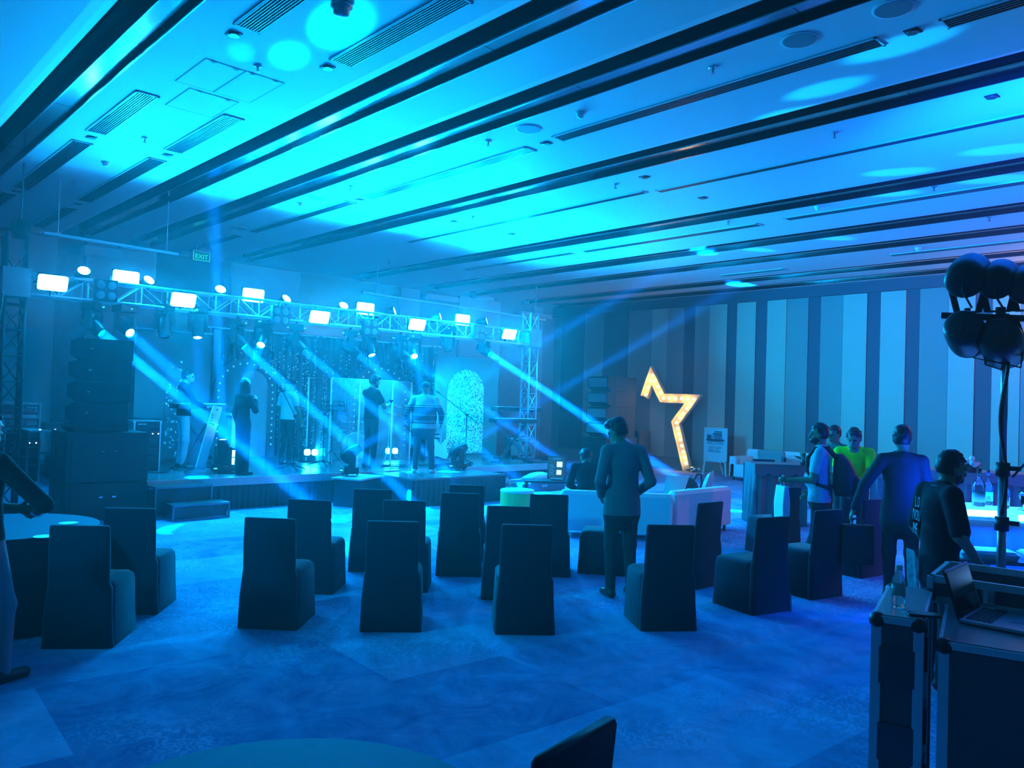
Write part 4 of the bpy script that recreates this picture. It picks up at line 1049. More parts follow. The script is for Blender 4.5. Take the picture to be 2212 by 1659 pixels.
# ------------------------------------------------------------------ marquee half star
def star_pts():
    px = [(1394, 858), (1410, 811), (1434, 860), (1500, 862), (1462, 913), (1486, 1010)]
    return [onx(x, y, 19.75) for x, y in px]
sp_ = star_pts(); sp_[-1].z = .06
base = Vector((19.75, sp_[-1].y, 0))
t = thing('marquee_star', 'glowing half star outline of warm marquee bulbs by the wall', 'sign', base)
m_star = mat('marquee_tray', (.72, .62, .42), .5); m_bulb = mat('warm_bulb', (1, .8, .5), emit=(1, .62, .2), estr=6.0, sample=False)
hw = .13
loc = [(p.y - base.y, p.z) for p in sp_]
def offset_poly(P, w):
    Lf, Rt = [], []
    for i, (y, z) in enumerate(P):
        d1 = Vector(P[i]) - Vector(P[i - 1]) if i else None; d2 = Vector(P[i + 1]) - Vector(P[i]) if i < len(P) - 1 else None
        d1 = (d1 or d2).normalized(); d2 = (d2 or d1).normalized(); n1 = Vector((-d1.y, d1.x)); n2 = Vector((-d2.y, d2.x)); n = (n1 + n2).normalized(); k = min(w / max(n.dot(n1), .35), w * 2.4)
        Lf.append(Vector((y, z)) + n * k); Rt.append(Vector((y, z)) - n * k)
    return Lf, Rt
Lf, Rt = offset_poly(loc, hw)
for i in range(len(loc) - 1):
    q = [Lf[i], Lf[i + 1], Rt[i + 1], Rt[i]]
    MB().prism([(0, a.x, a.y) for a in q], (.05, 0, 0)).build('tray', m_star, t)
    for A in (Lf, Rt): MB().bar((-.04, A[i].x, A[i].y), (-.04, A[i + 1].x, A[i + 1].y), .02, .1, up=(1, 0, 0)).build('rim', m_star, t)
meb = MB().ball((0, 0, 0), .040, 10, 6).mesh('bulb', m_bulb, True)
for i, (p, q) in enumerate(zip(loc[:-1], loc[1:])):
    L_ = (Vector(q) - Vector(p)).length; n = (3, 4, 5, 5, 8)[i]
    for k in range(n):
        r_ = Vector(p).lerp(Vector(q), (k + (.35 if i == 0 else 0)) / n); inst('bulb', meb, t, (-.04, r_.x, r_.y))
    mid = Vector(p).lerp(Vector(q), .5)
    for u_ in (.25, .75):
        mid = Vector(p).lerp(Vector(q), u_); lamp('star_glow', 'POINT', (-.16, mid.x, mid.y), (1, .58, .14), 2.6, None, t, shadow_soft_size=.08)
MB().box((0, 0, .012), (.5, .7, .024)).build('base_plate', m_brass, t); 
f = MB(); f.ball((-.1, -.25, .09), .08, 10, 6, (1, 1.5, 1)); f.ball((-.05, -.42, .08), .07, 10, 6); f.build('ballast', m_chrome, t, smooth=True)
# ------------------------------------------------------------------ welcome easel
q = onx(1545, 1022, 19.6); t = thing('welcome_easel', 'white easel with printed welcome board by the star', 'sign', (19.35, onx(1545, 980, 19.35).y, 0), math.radians(-90))
X_ = 19.35; eh = lambda py: onx(1545, py, X_).z
wv = (onx(1517, 950, X_).y - onx(1567, 950, X_).y)
z0, z1 = eh(995), eh(924)
MB().box((0, 0, (z0 + z1) / 2), (wv, .02, z1 - z0)).build('board', m_white, t, rot=(0, 0, 0), bevel=.004)
MB().box((0, -.03, z0 - .02), (wv * .9, .07, .03)).build('ledge', m_white, t)
for s in (-1, 1): MB().bar((s * wv * .5, -.02, 0), (s * wv * .3, .02, z1 - .1), .05, .03, up=(0, 1, 0)).build('leg', m_white, t)
MB().bar((0, .45, 0), (0, .03, z0 + .3), .05, .03).build('rear_leg', m_white, t)
m_print = mat('print_dark', (.04, .06, .09), .6); m_print2 = mat('print_mid', (.16, .22, .3), .6)
bh = z1 - z0
def prn(txt, size, zc, dx=0.0):
    me = text_mesh(txt, size); me.materials.append(m_print); inst('lettering', me, t, (dx, -.014, zc), (math.radians(90), 0, 0))
prn('WELCOME!', wv * .145, z0 + bh * .52); prn('LETS GET', wv * .13, z0 + bh * .385); prn('REELING...', wv * .13, z0 + bh * .285)
f = MB(); f.lathe([(.001, 0), (1, 0), (1, .004), (.001, .004)], (0, -.013, 0), 24, (0, -1, 0))
for v in range(len(f.v)): x, y, z = f.v[v]; f.v[v] = (x * wv * .42, y, z * .035 + z0 + bh * .615)
f.build('printed_disc', m_print, t)
def pr(x0, x1, za, zb, mt, sh=0): MB().prism([(wv * x0, -.016, z0 + bh * za), (wv * x1, -.016, z0 + bh * za), (wv * (x1 + sh), -.016, z0 + bh * zb), (wv * (x0 + sh), -.016, z0 + bh * zb)], (0, .004, 0)).build('printed_shape', mt, t)
pr(-.08, .28, .68, .80, m_print2); pr(-.10, .28, .80, .835, m_print); pr(-.06, .27, .86, .895, m_print, .02); pr(-.36, -.12, .63, .78, m_print2); pr(-.34, -.30, .63, .78, m_white); pr(-.26, -.22, .63, .78, m_white); pr(-.05, .35, .63, .675, m_print2); pr(.0, .14, .64, .665, m_white)
for k in range(5): pr(-.07 + k * .07, -.04 + k * .07, .802, .832, m_white)

# ------------------------------------------------------------------ draped tables by the wall
m_drape = mat('satin_drape', (.13, .13, .15), .5)
m_red_light_top = mat('table_top_red_light', (.40, .12, .12), .5)  # red light falling on the table top is put into its colour
def draped_table(c, w, d, h, rz, label, top=None, cloth=None):
    t = thing('draped_table', label, 'table', (c[0], c[1], 0), rz, 'draped tables'); MB().box((0, 0, h - .01), (w, d, .02)).build('table_top', top or m_red_light_top, t)
    per = [(-w / 2, -d / 2), (w / 2, -d / 2), (w / 2, d / 2), (-w / 2, d / 2), (-w / 2, -d / 2)]
    for (a, b) in zip(per[:-1], per[1:]):
        s_ = pleated_skirt((a[0], a[1], 0), (b[0], b[1], 0), .01, h - .012, .03, .09); s_.build('drape', cloth or m_drape, t, fix=False)
    V = []; F = []; n = 40
    for i in range(n + 1):
        x = -w / 2 - .02 + (w + .04) * i / n; s_ = .14 + .05 * abs(math.sin(i * math.pi / 10)); V += [(x, -d / 2 - .045, h), (x, -d / 2 - .06, h - s_)]
    for i in range(n): F.append((2 * i, 2 * i + 2, 2 * i + 3, 2 * i + 1))
    MB().add(V, F).build('swag', cloth or m_drape, t, fix=False); return t
c = onz(1676, 1003, 1.0); draped_table((c.x + .25, c.y + .15), .86, .6, 1.0, math.radians(-42), 'tall draped table with red light painted on top by the man with the backpack')
DT = Vector((c.x + .2, c.y + .3, 1.0))
t = thing('table_posy', 'small posy of dark leaves and a pale bloom on the draped table', 'flowers', onz(1736, 1006, 1.001))
r_ = random.Random(3); m_leaf = mat('leaf_dark', (.04, .08, .04), .5); m_bloom = mat('bloom_pale', (.7, .68, .6), .6)
MB().lathe([(.05, 0), (.06, .06), (.045, .1)], n=12).build('vase', m_blk, t)
f = MB()
for i in range(26):
    a = r_.random() * 6.28; e = .3 + r_.random() * 1.1; l_ = .1 + .08 * r_.random(); d_ = Vector((math.cos(a) * math.cos(e), math.sin(a) * math.cos(e), math.sin(e))); u = d_.orthogonal() * .02
    o_ = Vector((0, 0, .1)); f.add([o_, o_ + d_ * l_ * .5 + u, o_ + d_ * l_, o_ + d_ * l_ * .5 - u], [(0, 1, 2, 3)])
f.build('leaves', m_leaf, t, fix=False); MB().ball((0, -.06, .13), .045, 8, 5).build('bloom', m_bloom, t, smooth=True)
a_ = MB().box(onx(1610, 999, 20.06), (.1, .75, .16)).build('wall_socket_box', m_white); tag(a_, 'small white socket box low on the striped wall', 'box')

# ------------------------------------------------------------------ bar corner
bt = onz(2150, 1024, 1.0); draped_table((bt.x + .5, bt.y + .2), 3.6, .7, 1.0, math.radians(-62), 'long draped side table behind the bar, pink light painted on its top', mat('side_top_pink_light', (.55, .2, .22), .5), mat('blue_drape', (.25, .25, .3), .6))  # pink light on the side table top is painted into its colour
def bloom_pot(px, py, z, label):
    t = thing('flower_bowl', label, 'flowers', onz(px, py, z), 0); rr = random.Random(px)
    MB().lathe([(.06, 0), (.09, .05), (.1, .1)], n=14).build('bowl', m_blk, t)
    me = MB().ball((0, 0, 0), .045, 8, 5).mesh('bloom', m_bloom, True)
    for i in range(9): inst('bloom', me, t, (rr.uniform(-.14, .14), rr.uniform(-.08, .08), .12 + rr.uniform(0, .1)))
    f = MB()
    for i in range(20):
        a = rr.random() * 6.28; d_ = Vector((math.cos(a), math.sin(a), rr.uniform(-.2, .6))) * .16; u = d_.orthogonal().normalized() * .025; o_ = Vector((0, 0, .12)); f.add([o_, o_ + d_ * .5 + u, o_ + d_, o_ + d_ * .5 - u], [(0, 1, 2, 3)])
    f.build('leaves', m_leaf, t, fix=False)
bloom_pot(2098, 1021, 1.0, 'bowl of pale blooms on the draped side table')
BZ = 1.08
L0 = onz(2062, 1096, BZ); L1 = onz(2150, 1104, BZ)
bd = Vector((.60, -.80, 0)).normalized(); bn = Vector((.80, .60, 0))       # along the bar, away from the camera
brz = math.atan2(bd.y, bd.x)
t = thing('light_bar_counter', 'bar counter with glowing acrylic top and blue-lit drape', 'bar', (L0.x, L0.y, 0), brz)
m_led = mat('led_acrylic', (.8, .9, 1), .3, emit=(.02, .36, 1.0), estr=5.0)
m_ledw = mat('led_strip_core', (.8, .9, 1), .3, emit=(.55, .85, 1.0), estr=3.5, sample=False)
MB().bb(0, .44, 0, .5, BZ - .075, BZ).build('light_box', m_led, t, bevel=.012); MB().bb(.03, .40, -.006, .0, BZ - .065, BZ - .015).build('light_core', m_ledw, t)
MB().bb(.50, 3.0, 0, .5, BZ - .11, BZ - .02).build('light_box', m_led, t, bevel=.012); MB().bb(.52, 2.9, -.006, 0, BZ - .09, BZ - .04).build('light_core', m_ledw, t)
s_ = pleated_skirt((0.03, .06, 0), (3.0, .06, 0), .01, BZ - .11, .02, .08); s_.build('drape', mat('blue_drape', (.25, .25, .3), .6), t, fix=False)
MB().bb(.05, 3.0, .1, .48, 0, BZ - .12).build('body', m_blk, t)
lamp('bar_glow', 'AREA', (1.0, -.12, BZ - .12), (0, .05, 1), 110, (1.0, -.35, 0), t, shape='RECTANGLE', size=2.2, size_y=.08)
lamp('bar_glow', 'AREA', (.9, .2, BZ + .05), (0, .05, 1), 230, (1.2, 1.6, BZ + .35), t, shape='RECTANGLE', size=1.8, size_y=.3)
BT_ = t
def on_bar(u, v, z=BZ): return L0 + bd * u + bn * v + Vector((0, 0, z - BZ))
def glassm(name, col, rough=.03, alpha=None, tr=1.0): return mat(name, col, rough, trans=tr, ior=1.3)
m_bglass = glassm('bottle_glass', (.75, .88, 1.0)); m_glassware = glassm('glassware', (.9, .96, 1.0))
m_blab = mat('bottle_label', (.5, .6, .75), .5); m_bcap = mat('bottle_cap', (.05, .05, .08), .35)
def bottle(u, v, h, r, label, nk=.35, lab=True):
    t = thing('spirit_bottle', label, 'bottle', on_bar(u, v, BZ if u < .45 else BZ - .018), .3, 'bottles on the bar')
    MB().lathe([(r * .85, 0), (r, .01), (r, h * (1 - nk) - r * .6), (r * .8, h * (1 - nk)), (r * .33, h * (1 - nk) + r * .5), (r * .3, h * .92), (r * .34, h * .93)], n=18).build('glass', m_bglass, t, smooth=True)
    MB().lathe([(r * .36, h * .86), (r * .37, h), (r * .2, h + .004)], n=14).build('cap', m_bcap, t, smooth=True)
    if lab: MB().lathe([(r * 1.012, h * .12), (r * 1.012, h * .38)], n=18).build('label', m_blab, t, smooth=True)
bottle(.27, .2, .34, .055, 'tall clear spirit bottle with pale label at the bar end'); bottle(.40, .34, .32, .04, 'slim dark-capped bottle behind the tall clear bottle'); bottle(.52, .30, .27, .045, 'short bottle beside the lamp stand pole', .3)
def glass(u, v, label, h=.13, r=.034, stem=False):
    t = thing('drinking_glass', label, 'glass', on_bar(u, v, BZ - .018), 0, 'glasses on the bar')
    if stem: MB().lathe([(.035, 0), (.034, .004), (.006, .012), (.005, h * .5), (r * .8, h * .62), (r, h * .85), (r * .9, h), (r * .86, h), (r * .95, h * .85), (r * .7, h * .64)], n=14).build('bowl', m_glassware, t, smooth=True)
    else: MB().lathe([(r * .8, 0), (r, h), (r * .93, h), (r * .74, .012)], n=14).build('tumbler', m_glassware, t, smooth=True)
GL = ['front row, nearest the pole', 'front row, second from the pole', 'front row, third from the pole', 'front row, fourth from the pole', 'second row, nearest the pole', 'second row, second from the pole', 'second row, third from the pole', 'second row, fourth from the pole', 'back row, nearest the pole', 'back row, second from the pole', 'back row, third from the pole']
k = 0
for row in range(3):
    for i in range(4 if row < 2 else 3):
        st_ = (i == 2 and row == 0) or row == 2
        glass(.62 + i * .085 + row * .02, .06 + row * .11, 'clear %s on the glowing bar, %s' % ('stemmed glass' if st_ else 'tumbler', GL[k]), .16 if st_ else .13, .034, st_); k += 1
# folded white trays on a low bench before the bar
TZ = .70
tb = onz(2075, 1208, TZ); t = thing('serving_bench', 'low dark bench in front of the bar holding white trays', 'bench', (tb.x, tb.y, 0), brz)
MB().bb(-.05, 1.6, 0.0, .36, TZ - .03, TZ).build('table_top', m_laminate, t)
for x in (.0, 1.5):
    for y in (.04, .32): MB().bar((x, y, 0), (x, y, TZ - .03), .03).build('leg', m_blk, t)
m_tray = mat('white_tray', (.6, .62, .68), .4)
for i, (u0, w_, lb) in enumerate(((.02, .46, 'long white tray on the low bench, nearest its end'), (.55, .26, 'white tray on the low bench, beside the lamp pole'), (.86, .4, 'white tray on the low bench, at the picture edge'))):
    q = Vector((tb.x, tb.y, TZ)) + bd * (u0 + w_ / 2) + bn * .18
    t = thing('serving_tray', lb, 'tray', q, brz, 'trays on the low bench')
    m_ = MB(); loft(m_, [(0, 0, 0, w_ * .92, .26, .02), (0, 0, .05, w_, .3, .025)]); m_.build('tray', m_tray, t); m_ = MB(); loft(m_, [(0, 0, .0505, w_ * .96, .28, .02), (0, 0, .07, w_ * .9, .24, .03)]); m_.build('lid', m_tray, t)
# ------------------------------------------------------------------ lamp stand with par cans
sb = onz(2158, 1459); SBX = Vector((sb.x, sb.y, 0))
vdir = Vector((sb.x, sb.y, 0)).normalized(); side = Vector((vdir.y, -vdir.x, 0))     # side: to the right in the picture
t = thing('lamp_stand', 'tall black tripod lamp stand with a crossbar beside the bar', 'stand', SBX, math.atan2(side.y, side.x))
m_pole = mat('pole_satin', (.30, .31, .34), .25, metal=.9)
zb = 2.66
MB().cyl((0, 0, .1), (0, 0, 1.55), .032, n=12).build('pole', m_pole, t, smooth=True); MB().cyl((0, 0, 1.5), (0, 0, zb), .025, n=12).build('inner_pole', m_pole, t, smooth=True)
for z in (1.52, 1.12): MB().cyl((0, 0, z - .06), (0, 0, z + .04), .048, n=12).build('collar', m_blk, t, smooth=True); MB().cyl((.04, -.0, z), (.11, -.02, z), .018, n=8).build('knob', m_blk, t)
for a in (.6, 2.7, 4.8): MB().bar((0, 0, .75), (.45 * math.cos(a), .45 * math.sin(a), .02), .03, .018).build('leg', m_blk, t); 
f = MB()
for a in (.6, 2.7, 4.8): f.bar((0, 0, .25), (.25 * math.cos(a), .25 * math.sin(a), .36), .02, .012)
f.build('brace', m_blk, t)
MB().bar((-.42, 0, zb), (.42, 0, zb - .06), .045, .045).build('crossbar', m_blk, t)
f = MB(); f.tube([(.03, -.03, zb - .05)] + [(.022 * math.sin(i * .42), -.036, zb - .1 - i * .06) for i in range(24)], .014, 6); f.build('power_cable', m_blk, t, smooth=True)
f = MB(); f.tube([(.3, -.03, zb - .05), (.33, -.05, zb - .5), (.24, -.08, zb - .95), (.06, -.05, zb - 1.2)], .008, 6); f.tube([(-.15, -.03, zb - .1), (-.12, -.06, zb - .38), (-.02, -.06, zb - .42), (.05, -.04, zb - .2)], .009, 6); f.tube([(.0, -.04, zb - .1), (-.2, -.06, zb - .33), (.1, -.05, zb - .4), (.12, -.04, zb - .15)], .008, 6); f.build('loose_cable', m_blk, t, smooth=True)
m_blue_l = mat('blue_par_lens', (0, 0, .1), .2, emit=(0, .02, 1.0), estr=2.5, sample=False)
def stand_par(px, py, up, label, size=1.0, dz=0.0):
    D = vdir.dot(SBX)
    r = ray(px, py); k = (SBX.dot(vdir)) / (r[0] * vdir.x + r[1] * vdir.y); p = Vector(_O + r * k)
    t = thing('stand_par_can', label, 'light', p, 0, 'par cans on the lamp stand')
    ax = (vdir * .86 + side * .12 + Vector((0, 0, -.28 if not up else .34))).normalized()
    s = size
    MB().lathe([(.05 * s, -.19 * s), (.105 * s, -.185 * s), (.125 * s, -.16 * s), (.134 * s, -.09 * s), (.136 * s, .06 * s), (.132 * s, .12 * s), (.124 * s, .125 * s), (.12 * s, .08 * s)], n=22, axis=ax).build('housing', m_case, t, smooth=True)
    MB().lathe([(.001, .09 * s), (.118 * s, .085 * s), (.118 * s, .08 * s)], n=18, axis=ax).build('lens', m_blue_l, t)
    f = MB(); bz = zb - p.z; sg = -1 if up else 1
    for q in (-1, 1): f.bar(side * (.14 * s * q) * .9, side * (.07 * q) + Vector((0, 0, bz - sg * .02)), .045, .012, up=tuple(vdir))
    f.bar(side * (-.08) + Vector((0, 0, bz - sg * .02)), side * (.08) + Vector((0, 0, bz - sg * .02)), .045, .012)
    f.cyl((0, 0, bz - .05), (0, 0, bz + .05), .02, n=8); f.build('yoke', m_case, t)
    MB().ball(-ax * .155 * s, .03 * s, 8, 5).build('rear_cap', m_blk, t, smooth=True)
    f = MB(); f.tube([-ax * .17 * s, -ax * .22 * s + Vector((0, 0, -.06)), -ax * .15 + Vector((0, 0, bz * .7)) + side * .05], .008, 5); f.build('tail_cable', m_blk, t)
    if up: lamp('blue_par_lamp', 'SPOT', ax * .13, (.0, .10, 1.0), 3400, ax * 3, t, spot_size=math.radians(75), spot_blend=1.0, shadow_soft_size=.08)
    return t
stand_par(2092, 594, True, 'upper par can on the lamp stand crossbar, nearest the striped wall stripes', 1.08)
stand_par(2158, 602, True, 'upper par can in the middle of the lamp stand crossbar', .95)
stand_par(2222, 612, True, 'upper par can on the lamp stand, cut by the picture edge', .95)
stand_par(2088, 724, False, 'lower par can slung under the lamp stand crossbar end', 1.05)
stand_par(2165, 745, False, 'lower par can slung in front of the lamp stand pole', 1.1)

# ------------------------------------------------------------------ road cases at the control corner
m_alu2 = mat('case_aluminium', (.72, .74, .78), .35, metal=.35)
def road_case(c, w, d, h, rz, label, latches=True, z0=0.0):
    t = thing('road_case', label, 'case', (c[0], c[1], z0), rz, 'road cases')
    MB().box((0, 0, h / 2), (w - .02, d - .02, h - .01)).build('body', m_laminate, t)
    MB().box((0, 0, h - .002), (w - .03, d - .03, .012)).build('top_panel', mat('case_top', (.20, .22, .25), .22, spec=.5), t)
    for sx in (-1, 1):
        for sy in (-1, 1):
            x, y = sx * w / 2, sy * d / 2
            MB().bar((x - sx * .02, y - sy * .02, .03), (x - sx * .02, y - sy * .02, h - .03), .042, .042, up=(0, 1, 0)).build('corner_angle', m_alu2, t)
            for z in (.025, h - .025): MB().ball((x - sx * .022, y - sy * .022, z), .038, 10, 6).build('ball_corner', m_blk, t, smooth=True)
    for z in (.015, h - .015):
        for s in (-1, 1):
            MB().bar((-w / 2 + .03, s * (d / 2 - .014), z), (w / 2 - .03, s * (d / 2 - .014), z), .03, .03).build('edge_angle', m_alu2, t)
            MB().bar((s * (w / 2 - .014), -d / 2 + .03, z), (s * (w / 2 - .014), d / 2 - .03, z), .03, .03).build('edge_angle', m_alu2, t)
    if latches:
        for z in (.16, .42, h - .22):
            for s in (-1, 1):
                g = MB(); g.box((s * (w / 2 - .004), 0, z), (.012, .15, .17)); g.build('recess_handle', mat('handle_dish', (.10, .11, .13), .35, metal=.6), t, bevel=.004)
                g = MB(); g.box((0, s * (d / 2 - .004), z), (.15, .012, .17)); g.build('recess_handle', mat('handle_dish', (.1, .1, .1)), t, bevel=.004)
    return t
CZ = .98
A = onz(1883, 1327, CZ); B = onz(1996, 1344, CZ); C = onz(2030, 1269, CZ)
e1 = (B - A); e2 = (C - A); w1 = e1.length; d1v = e2 - e1 * (e2.dot(e1) / e1.dot(e1)); rz = math.atan2(e1.y, e1.x); d1 = min(d1v.length, .75)
cc = A + e1 / 2 + d1v.normalized() * d1 / 2
road_case((cc.x, cc.y), w1, d1, CZ, rz, 'tall narrow road case with aluminium edges holding the water bottle')
CASE_RZ = rz; ex = e1.normalized(); ey = d1v.normalized()
c2 = B + ex * .52 - ey * .02
road_case((c2.x + ey.x * .45, c2.y + ey.y * .45), .92, .95, CZ - .06, rz, 'wide dark road case under the open laptop')
a_ = MB(); a_.bar(B + ex * .10 - ey * .03 + Vector((0, 0, -.30)), B + ex * .95 - ey * .03 + Vector((0, 0, -.30)), .012, .03); 
# bottle
wbp = onz(1940, 1312, CZ + .004); t = thing('water_bottle', 'clear plastic water bottle on the tall road case', 'bottle', wbp)
m_pet = mat('pet_plastic', (.85, .95, .95), .08, trans=.9, ior=1.25)
MB().lathe([(.024, 0), (.03, .008), (.031, .03), (.028, .045), (.031, .06), (.031, .11), (.028, .135), (.014, .165), (.013, .185)], n=18).build('body', m_pet, t, smooth=True)
MB().lathe([(.0155, .178), (.0155, .198), (.014, .2)], n=16).build('cap', m_white, t)
MB().lathe([(.0315, .06), (.0315, .11)], n=18).build('label', mat('bottle_wrap', (.45, .55, .5), .4, alpha=.6), t, smooth=True)
# phone on case
q = onz(1995, 1330, CZ + .006); t = thing('small_phone', 'dark phone lying on the tall road case beside the bottle', 'phone', q, rz + .3); MB().box((0, 0, .005), (.14, .07, .009)).build('body', m_blk, t, bevel=.003); MB().box((0, 0, .010), (.128, .062, .002)).build('screen', mat('phone_glass', (.02, .02, .03), .1), t)
# laptop on the wide case
LZ = CZ - .052
k0 = onz(2075, 1342, LZ); k1 = onz(2114, 1318, LZ); k2 = onz(2198, 1342, LZ)
ea = (k1 - k0).normalized(); eb = (k2 - k1); eb = (eb - ea * eb.dot(ea)).normalized()
t = thing('laptop', 'open silver laptop with dark screen on the wide road case', 'laptop', (k0 + k1) / 2, math.atan2(ea.y, ea.x))
# local x along hinge, local y towards the operator
sy = 1 if Vector((-math.sin(math.atan2(ea.y, ea.x)), math.cos(math.atan2(ea.y, ea.x)), 0)).dot(eb) > 0 else -1
lw, ld = .38, .26
MB().box((0, sy * ld / 2, .009), (lw, ld, .016)).build('base', mat('laptop_silver', (.5, .5, .53), .3, metal=.7), t, bevel=.003)
for r_i in range(5):
    for c_i in range(12): MB().box((-lw * .42 + lw * .84 * (c_i + .5) / 12, sy * (.03 + .022 * r_i), .0185), (.02, .017, .003)).build('key', m_blk, t)
MB().box((0, sy * (ld - .045), .0178), (.1, .065, .002)).build('touch_pad', mat('touch_pad', (.4, .4, .43), .3), t)
MB().box((0, -sy * .035, .12), (lw, .008, .23), rot=(sy * .30, 0, 0)).build('screen_lid', mat('laptop_lid', (.05, .022, .025), .35), t)
MB().box((0, -sy * .030, .121), (lw * .94, .004, .205), rot=(sy * .30, 0, 0)).build('display_panel', mat('laptop_display', (.02, .01, .012), .15), t)
# open lid of a third case behind
o0 = onz(2010, 1256, 1.02); 
t = thing('open_case_lid', 'open shallow road case lid with bright aluminium rims behind the laptop', 'case', (o0.x, o0.y, CZ - .06), rz - .12)
w_, d_, h_ = .86, .52, .13
V0 = Vector((0, 0, 0))
for (x0, x1, y0, y1) in ((0, w_, 0, .012), (0, w_, d_ - .012, d_), (0, .012, 0, d_), (w_ - .012, w_, 0, d_)):
    MB().bb(x0, x1, y0, y1, .0, h_).build('side_board', m_laminate, t)
    for z in (.012, h_ - .012): MB().bb(x0 - .005, x1 + .005, y0 - .005, y1 + .005, z - .018, z + .018).build('rim', m_alu2, t)
MB().bb(0, w_, 0, d_, 0, .01).build('bottom_board', m_laminate, t)
for x in (.0, w_):
    for y in (0, d_): MB().bar((x, y, 0), (x, y, h_), .03, .03, up=(0, 1, 0)).build('corner_angle', m_alu2, t); 
for x in (.25, .6): MB().box((x, -.008, h_ * .5), (.09, .014, .07)).build('latch', m_chrome, t)

# ------------------------------------------------------------------ exit signs
m_green = mat('exit_green', (.0, .05, .02), .4, emit=(.02, .75, .22), estr=1.1, sample=False); m_greenb = mat('exit_back', (.0, .06, .05), .3, emit=(0, .10, .09), estr=.35, sample=False)
def exit_sign(p, w, label, rz=0.0, hang=.0):
    t = thing('exit_sign', label, 'sign', p, rz, 'exit signs'); h = w * .5
    MB().box((0, 0, 0), (w, .03, h)).build('panel', m_greenb, t); MB().box((0, 0, h * .62), (w * 1.02, .09, h * .28)).build('housing', m_fascia, t)
    me = text_mesh('EXIT', h * .78); me.materials.append(m_green); inst('lettering', me, t, (0, -.018, -.01), (math.radians(90), 0, 0))
    f = MB()
    for s in (-1, 1): f.bar((s * w / 2, -.016, -h / 2), (s * w / 2, -.016, h / 2), .008, .01); f.bar((-w / 2, -.016, s * h / 2), (w / 2, -.016, s * h / 2), .008, .01)
    f.build('edge_frame', m_green, t)
    if hang:
        for s in (-1, 1): MB().cyl((s * w * .3, 0, h * .7), (s * w * .3, 0, hang), .008, n=5).build('hanger', m_alu, t)
e = ony(435, 554, 17.6); exit_sign(e, .36, 'green EXIT sign hanging above the stage near the dark door panel', 0, HC - e.z)
e = ony(1237, 678, 18.9); exit_sign(e, .28, 'small far green EXIT sign beside the striped wall corner', 0, HC - e.z)

# ------------------------------------------------------------------ ceiling fittings
m_grille_d = mat('grille_void', (.02, .02, .022), .6); m_slat = mat('grille_slat', (.16, .16, .17), .3, metal=.8)
def grille(pa, pb, w, label, slats=9):
    a, b = onz(*pa, HC), onz(*pb, HC); x = (a.x + b.x) / 2; y0, y1 = sorted((a.y, b.y))
    t = thing('linear_air_grille', label, 'grille', (x, (y0 + y1) / 2, HC), 0, 'ceiling air grilles'); L = y1 - y0
    MB().box((0, 0, -.001), (w, L, .006)).build('void', m_grille_d, t)
    f = MB()
    for s in (-1, 1): f.box((s * w / 2, 0, -.006), (.02, L + .02, .014)); f.box((0, s * L / 2, -.006), (w + .02, .02, .014))
    f.build('frame', m_ceil, t)
    me = MB().box((0, 0, 0), (w / slats * .38, L - .02, .010)).mesh('slat', m_slat)
    for k in range(slats): inst('slat', me, t, (-w / 2 + w * (k + .5) / slats, 0, -.010))
GR = [((625, 5), (512, 52), .26, 'first', 'by the stage wall side bay, nearest the camera'), ]
grs = [((700, -35), (512, 52), .24, 'short grille over the hall, nearest the round downlight at the top edge'), ((330, 205), (198, 283), .24, 'grille beside the ceiling hatch, on the wall side'), ((188, 308), (36, 405), .24, 'grille past the hatch, second on the wall side'), ((30, 417), (-60, 470), .24, 'grille at the picture edge in the hatch bay'),
       ((1010, 0), (722, 130), .24, 'long grille beside the bright light pool at the top'), ((515, 255), (365, 324), .24, 'grille below the ceiling hatch, on the hall side'), ((350, 346), (172, 432), .24, 'grille past the hatch, second on the hall side'), ((165, 450), (70, 488), .24, 'short grille near the stage wall in the hatch bay'),
       ((2260, -10), (2036, 46), .2, 'dark grille at the top edge past the light pools'), ((1900, 88), (1206, 299), .2, 'long dark grille in the middle bay below the two round speakers'), ((1154, 324), (786, 425), .2, 'grille in the middle bay above the truss middle'), ((766, 438), (537, 499), .2, 'grille in the middle bay above the bulb arches'), ((520, 508), (400, 541), .2, 'short grille in the middle bay near the exit sign'),
       ((2260, 240), (1420, 412), .12, 'slim slot grille across the wide bay, far half'), ((1400, 416), (876, 521), .12, 'slim slot grille across the wide bay, stage half'),
       ((2240, 388), (1700, 473), .2, 'grille in the fifth bay below the bright pools'), ((1640, 484), (1262, 543), .2, 'grille in the fifth bay over the far chairs'), ((1243, 547), (996, 581), .2, 'grille in the fifth bay over the truss end'),
       ((2230, 517), (1925, 552), .2, 'grille in the bay next to the striped wall, behind the lamp stand'), ((1695, 580), (1560, 596), .2, 'grille in the bay next to the striped wall')]
for g in grs: grille(g[0], g[1], g[2], g[3], 9 if g[2] > .2 else 5)
def downlight(px, py, label, s=.12):
    q = onz(px, py, HC); t = thing('ceiling_downlight', label, 'light', q, 0, 'unlit ceiling downlights')
    MB().box((0, 0, -.003), (s, s, .010)).build('frame', m_grille_d, t); MB().lathe([(s * .25, -.014), (s * .42, -.018), (s * .42, -.006)], n=18).build('ring', m_slat, t, smooth=True); MB().lathe([(.001, -.012), (s * .25, -.013), (s * .25, -.008)], n=14).build('lens', m_glass, t)
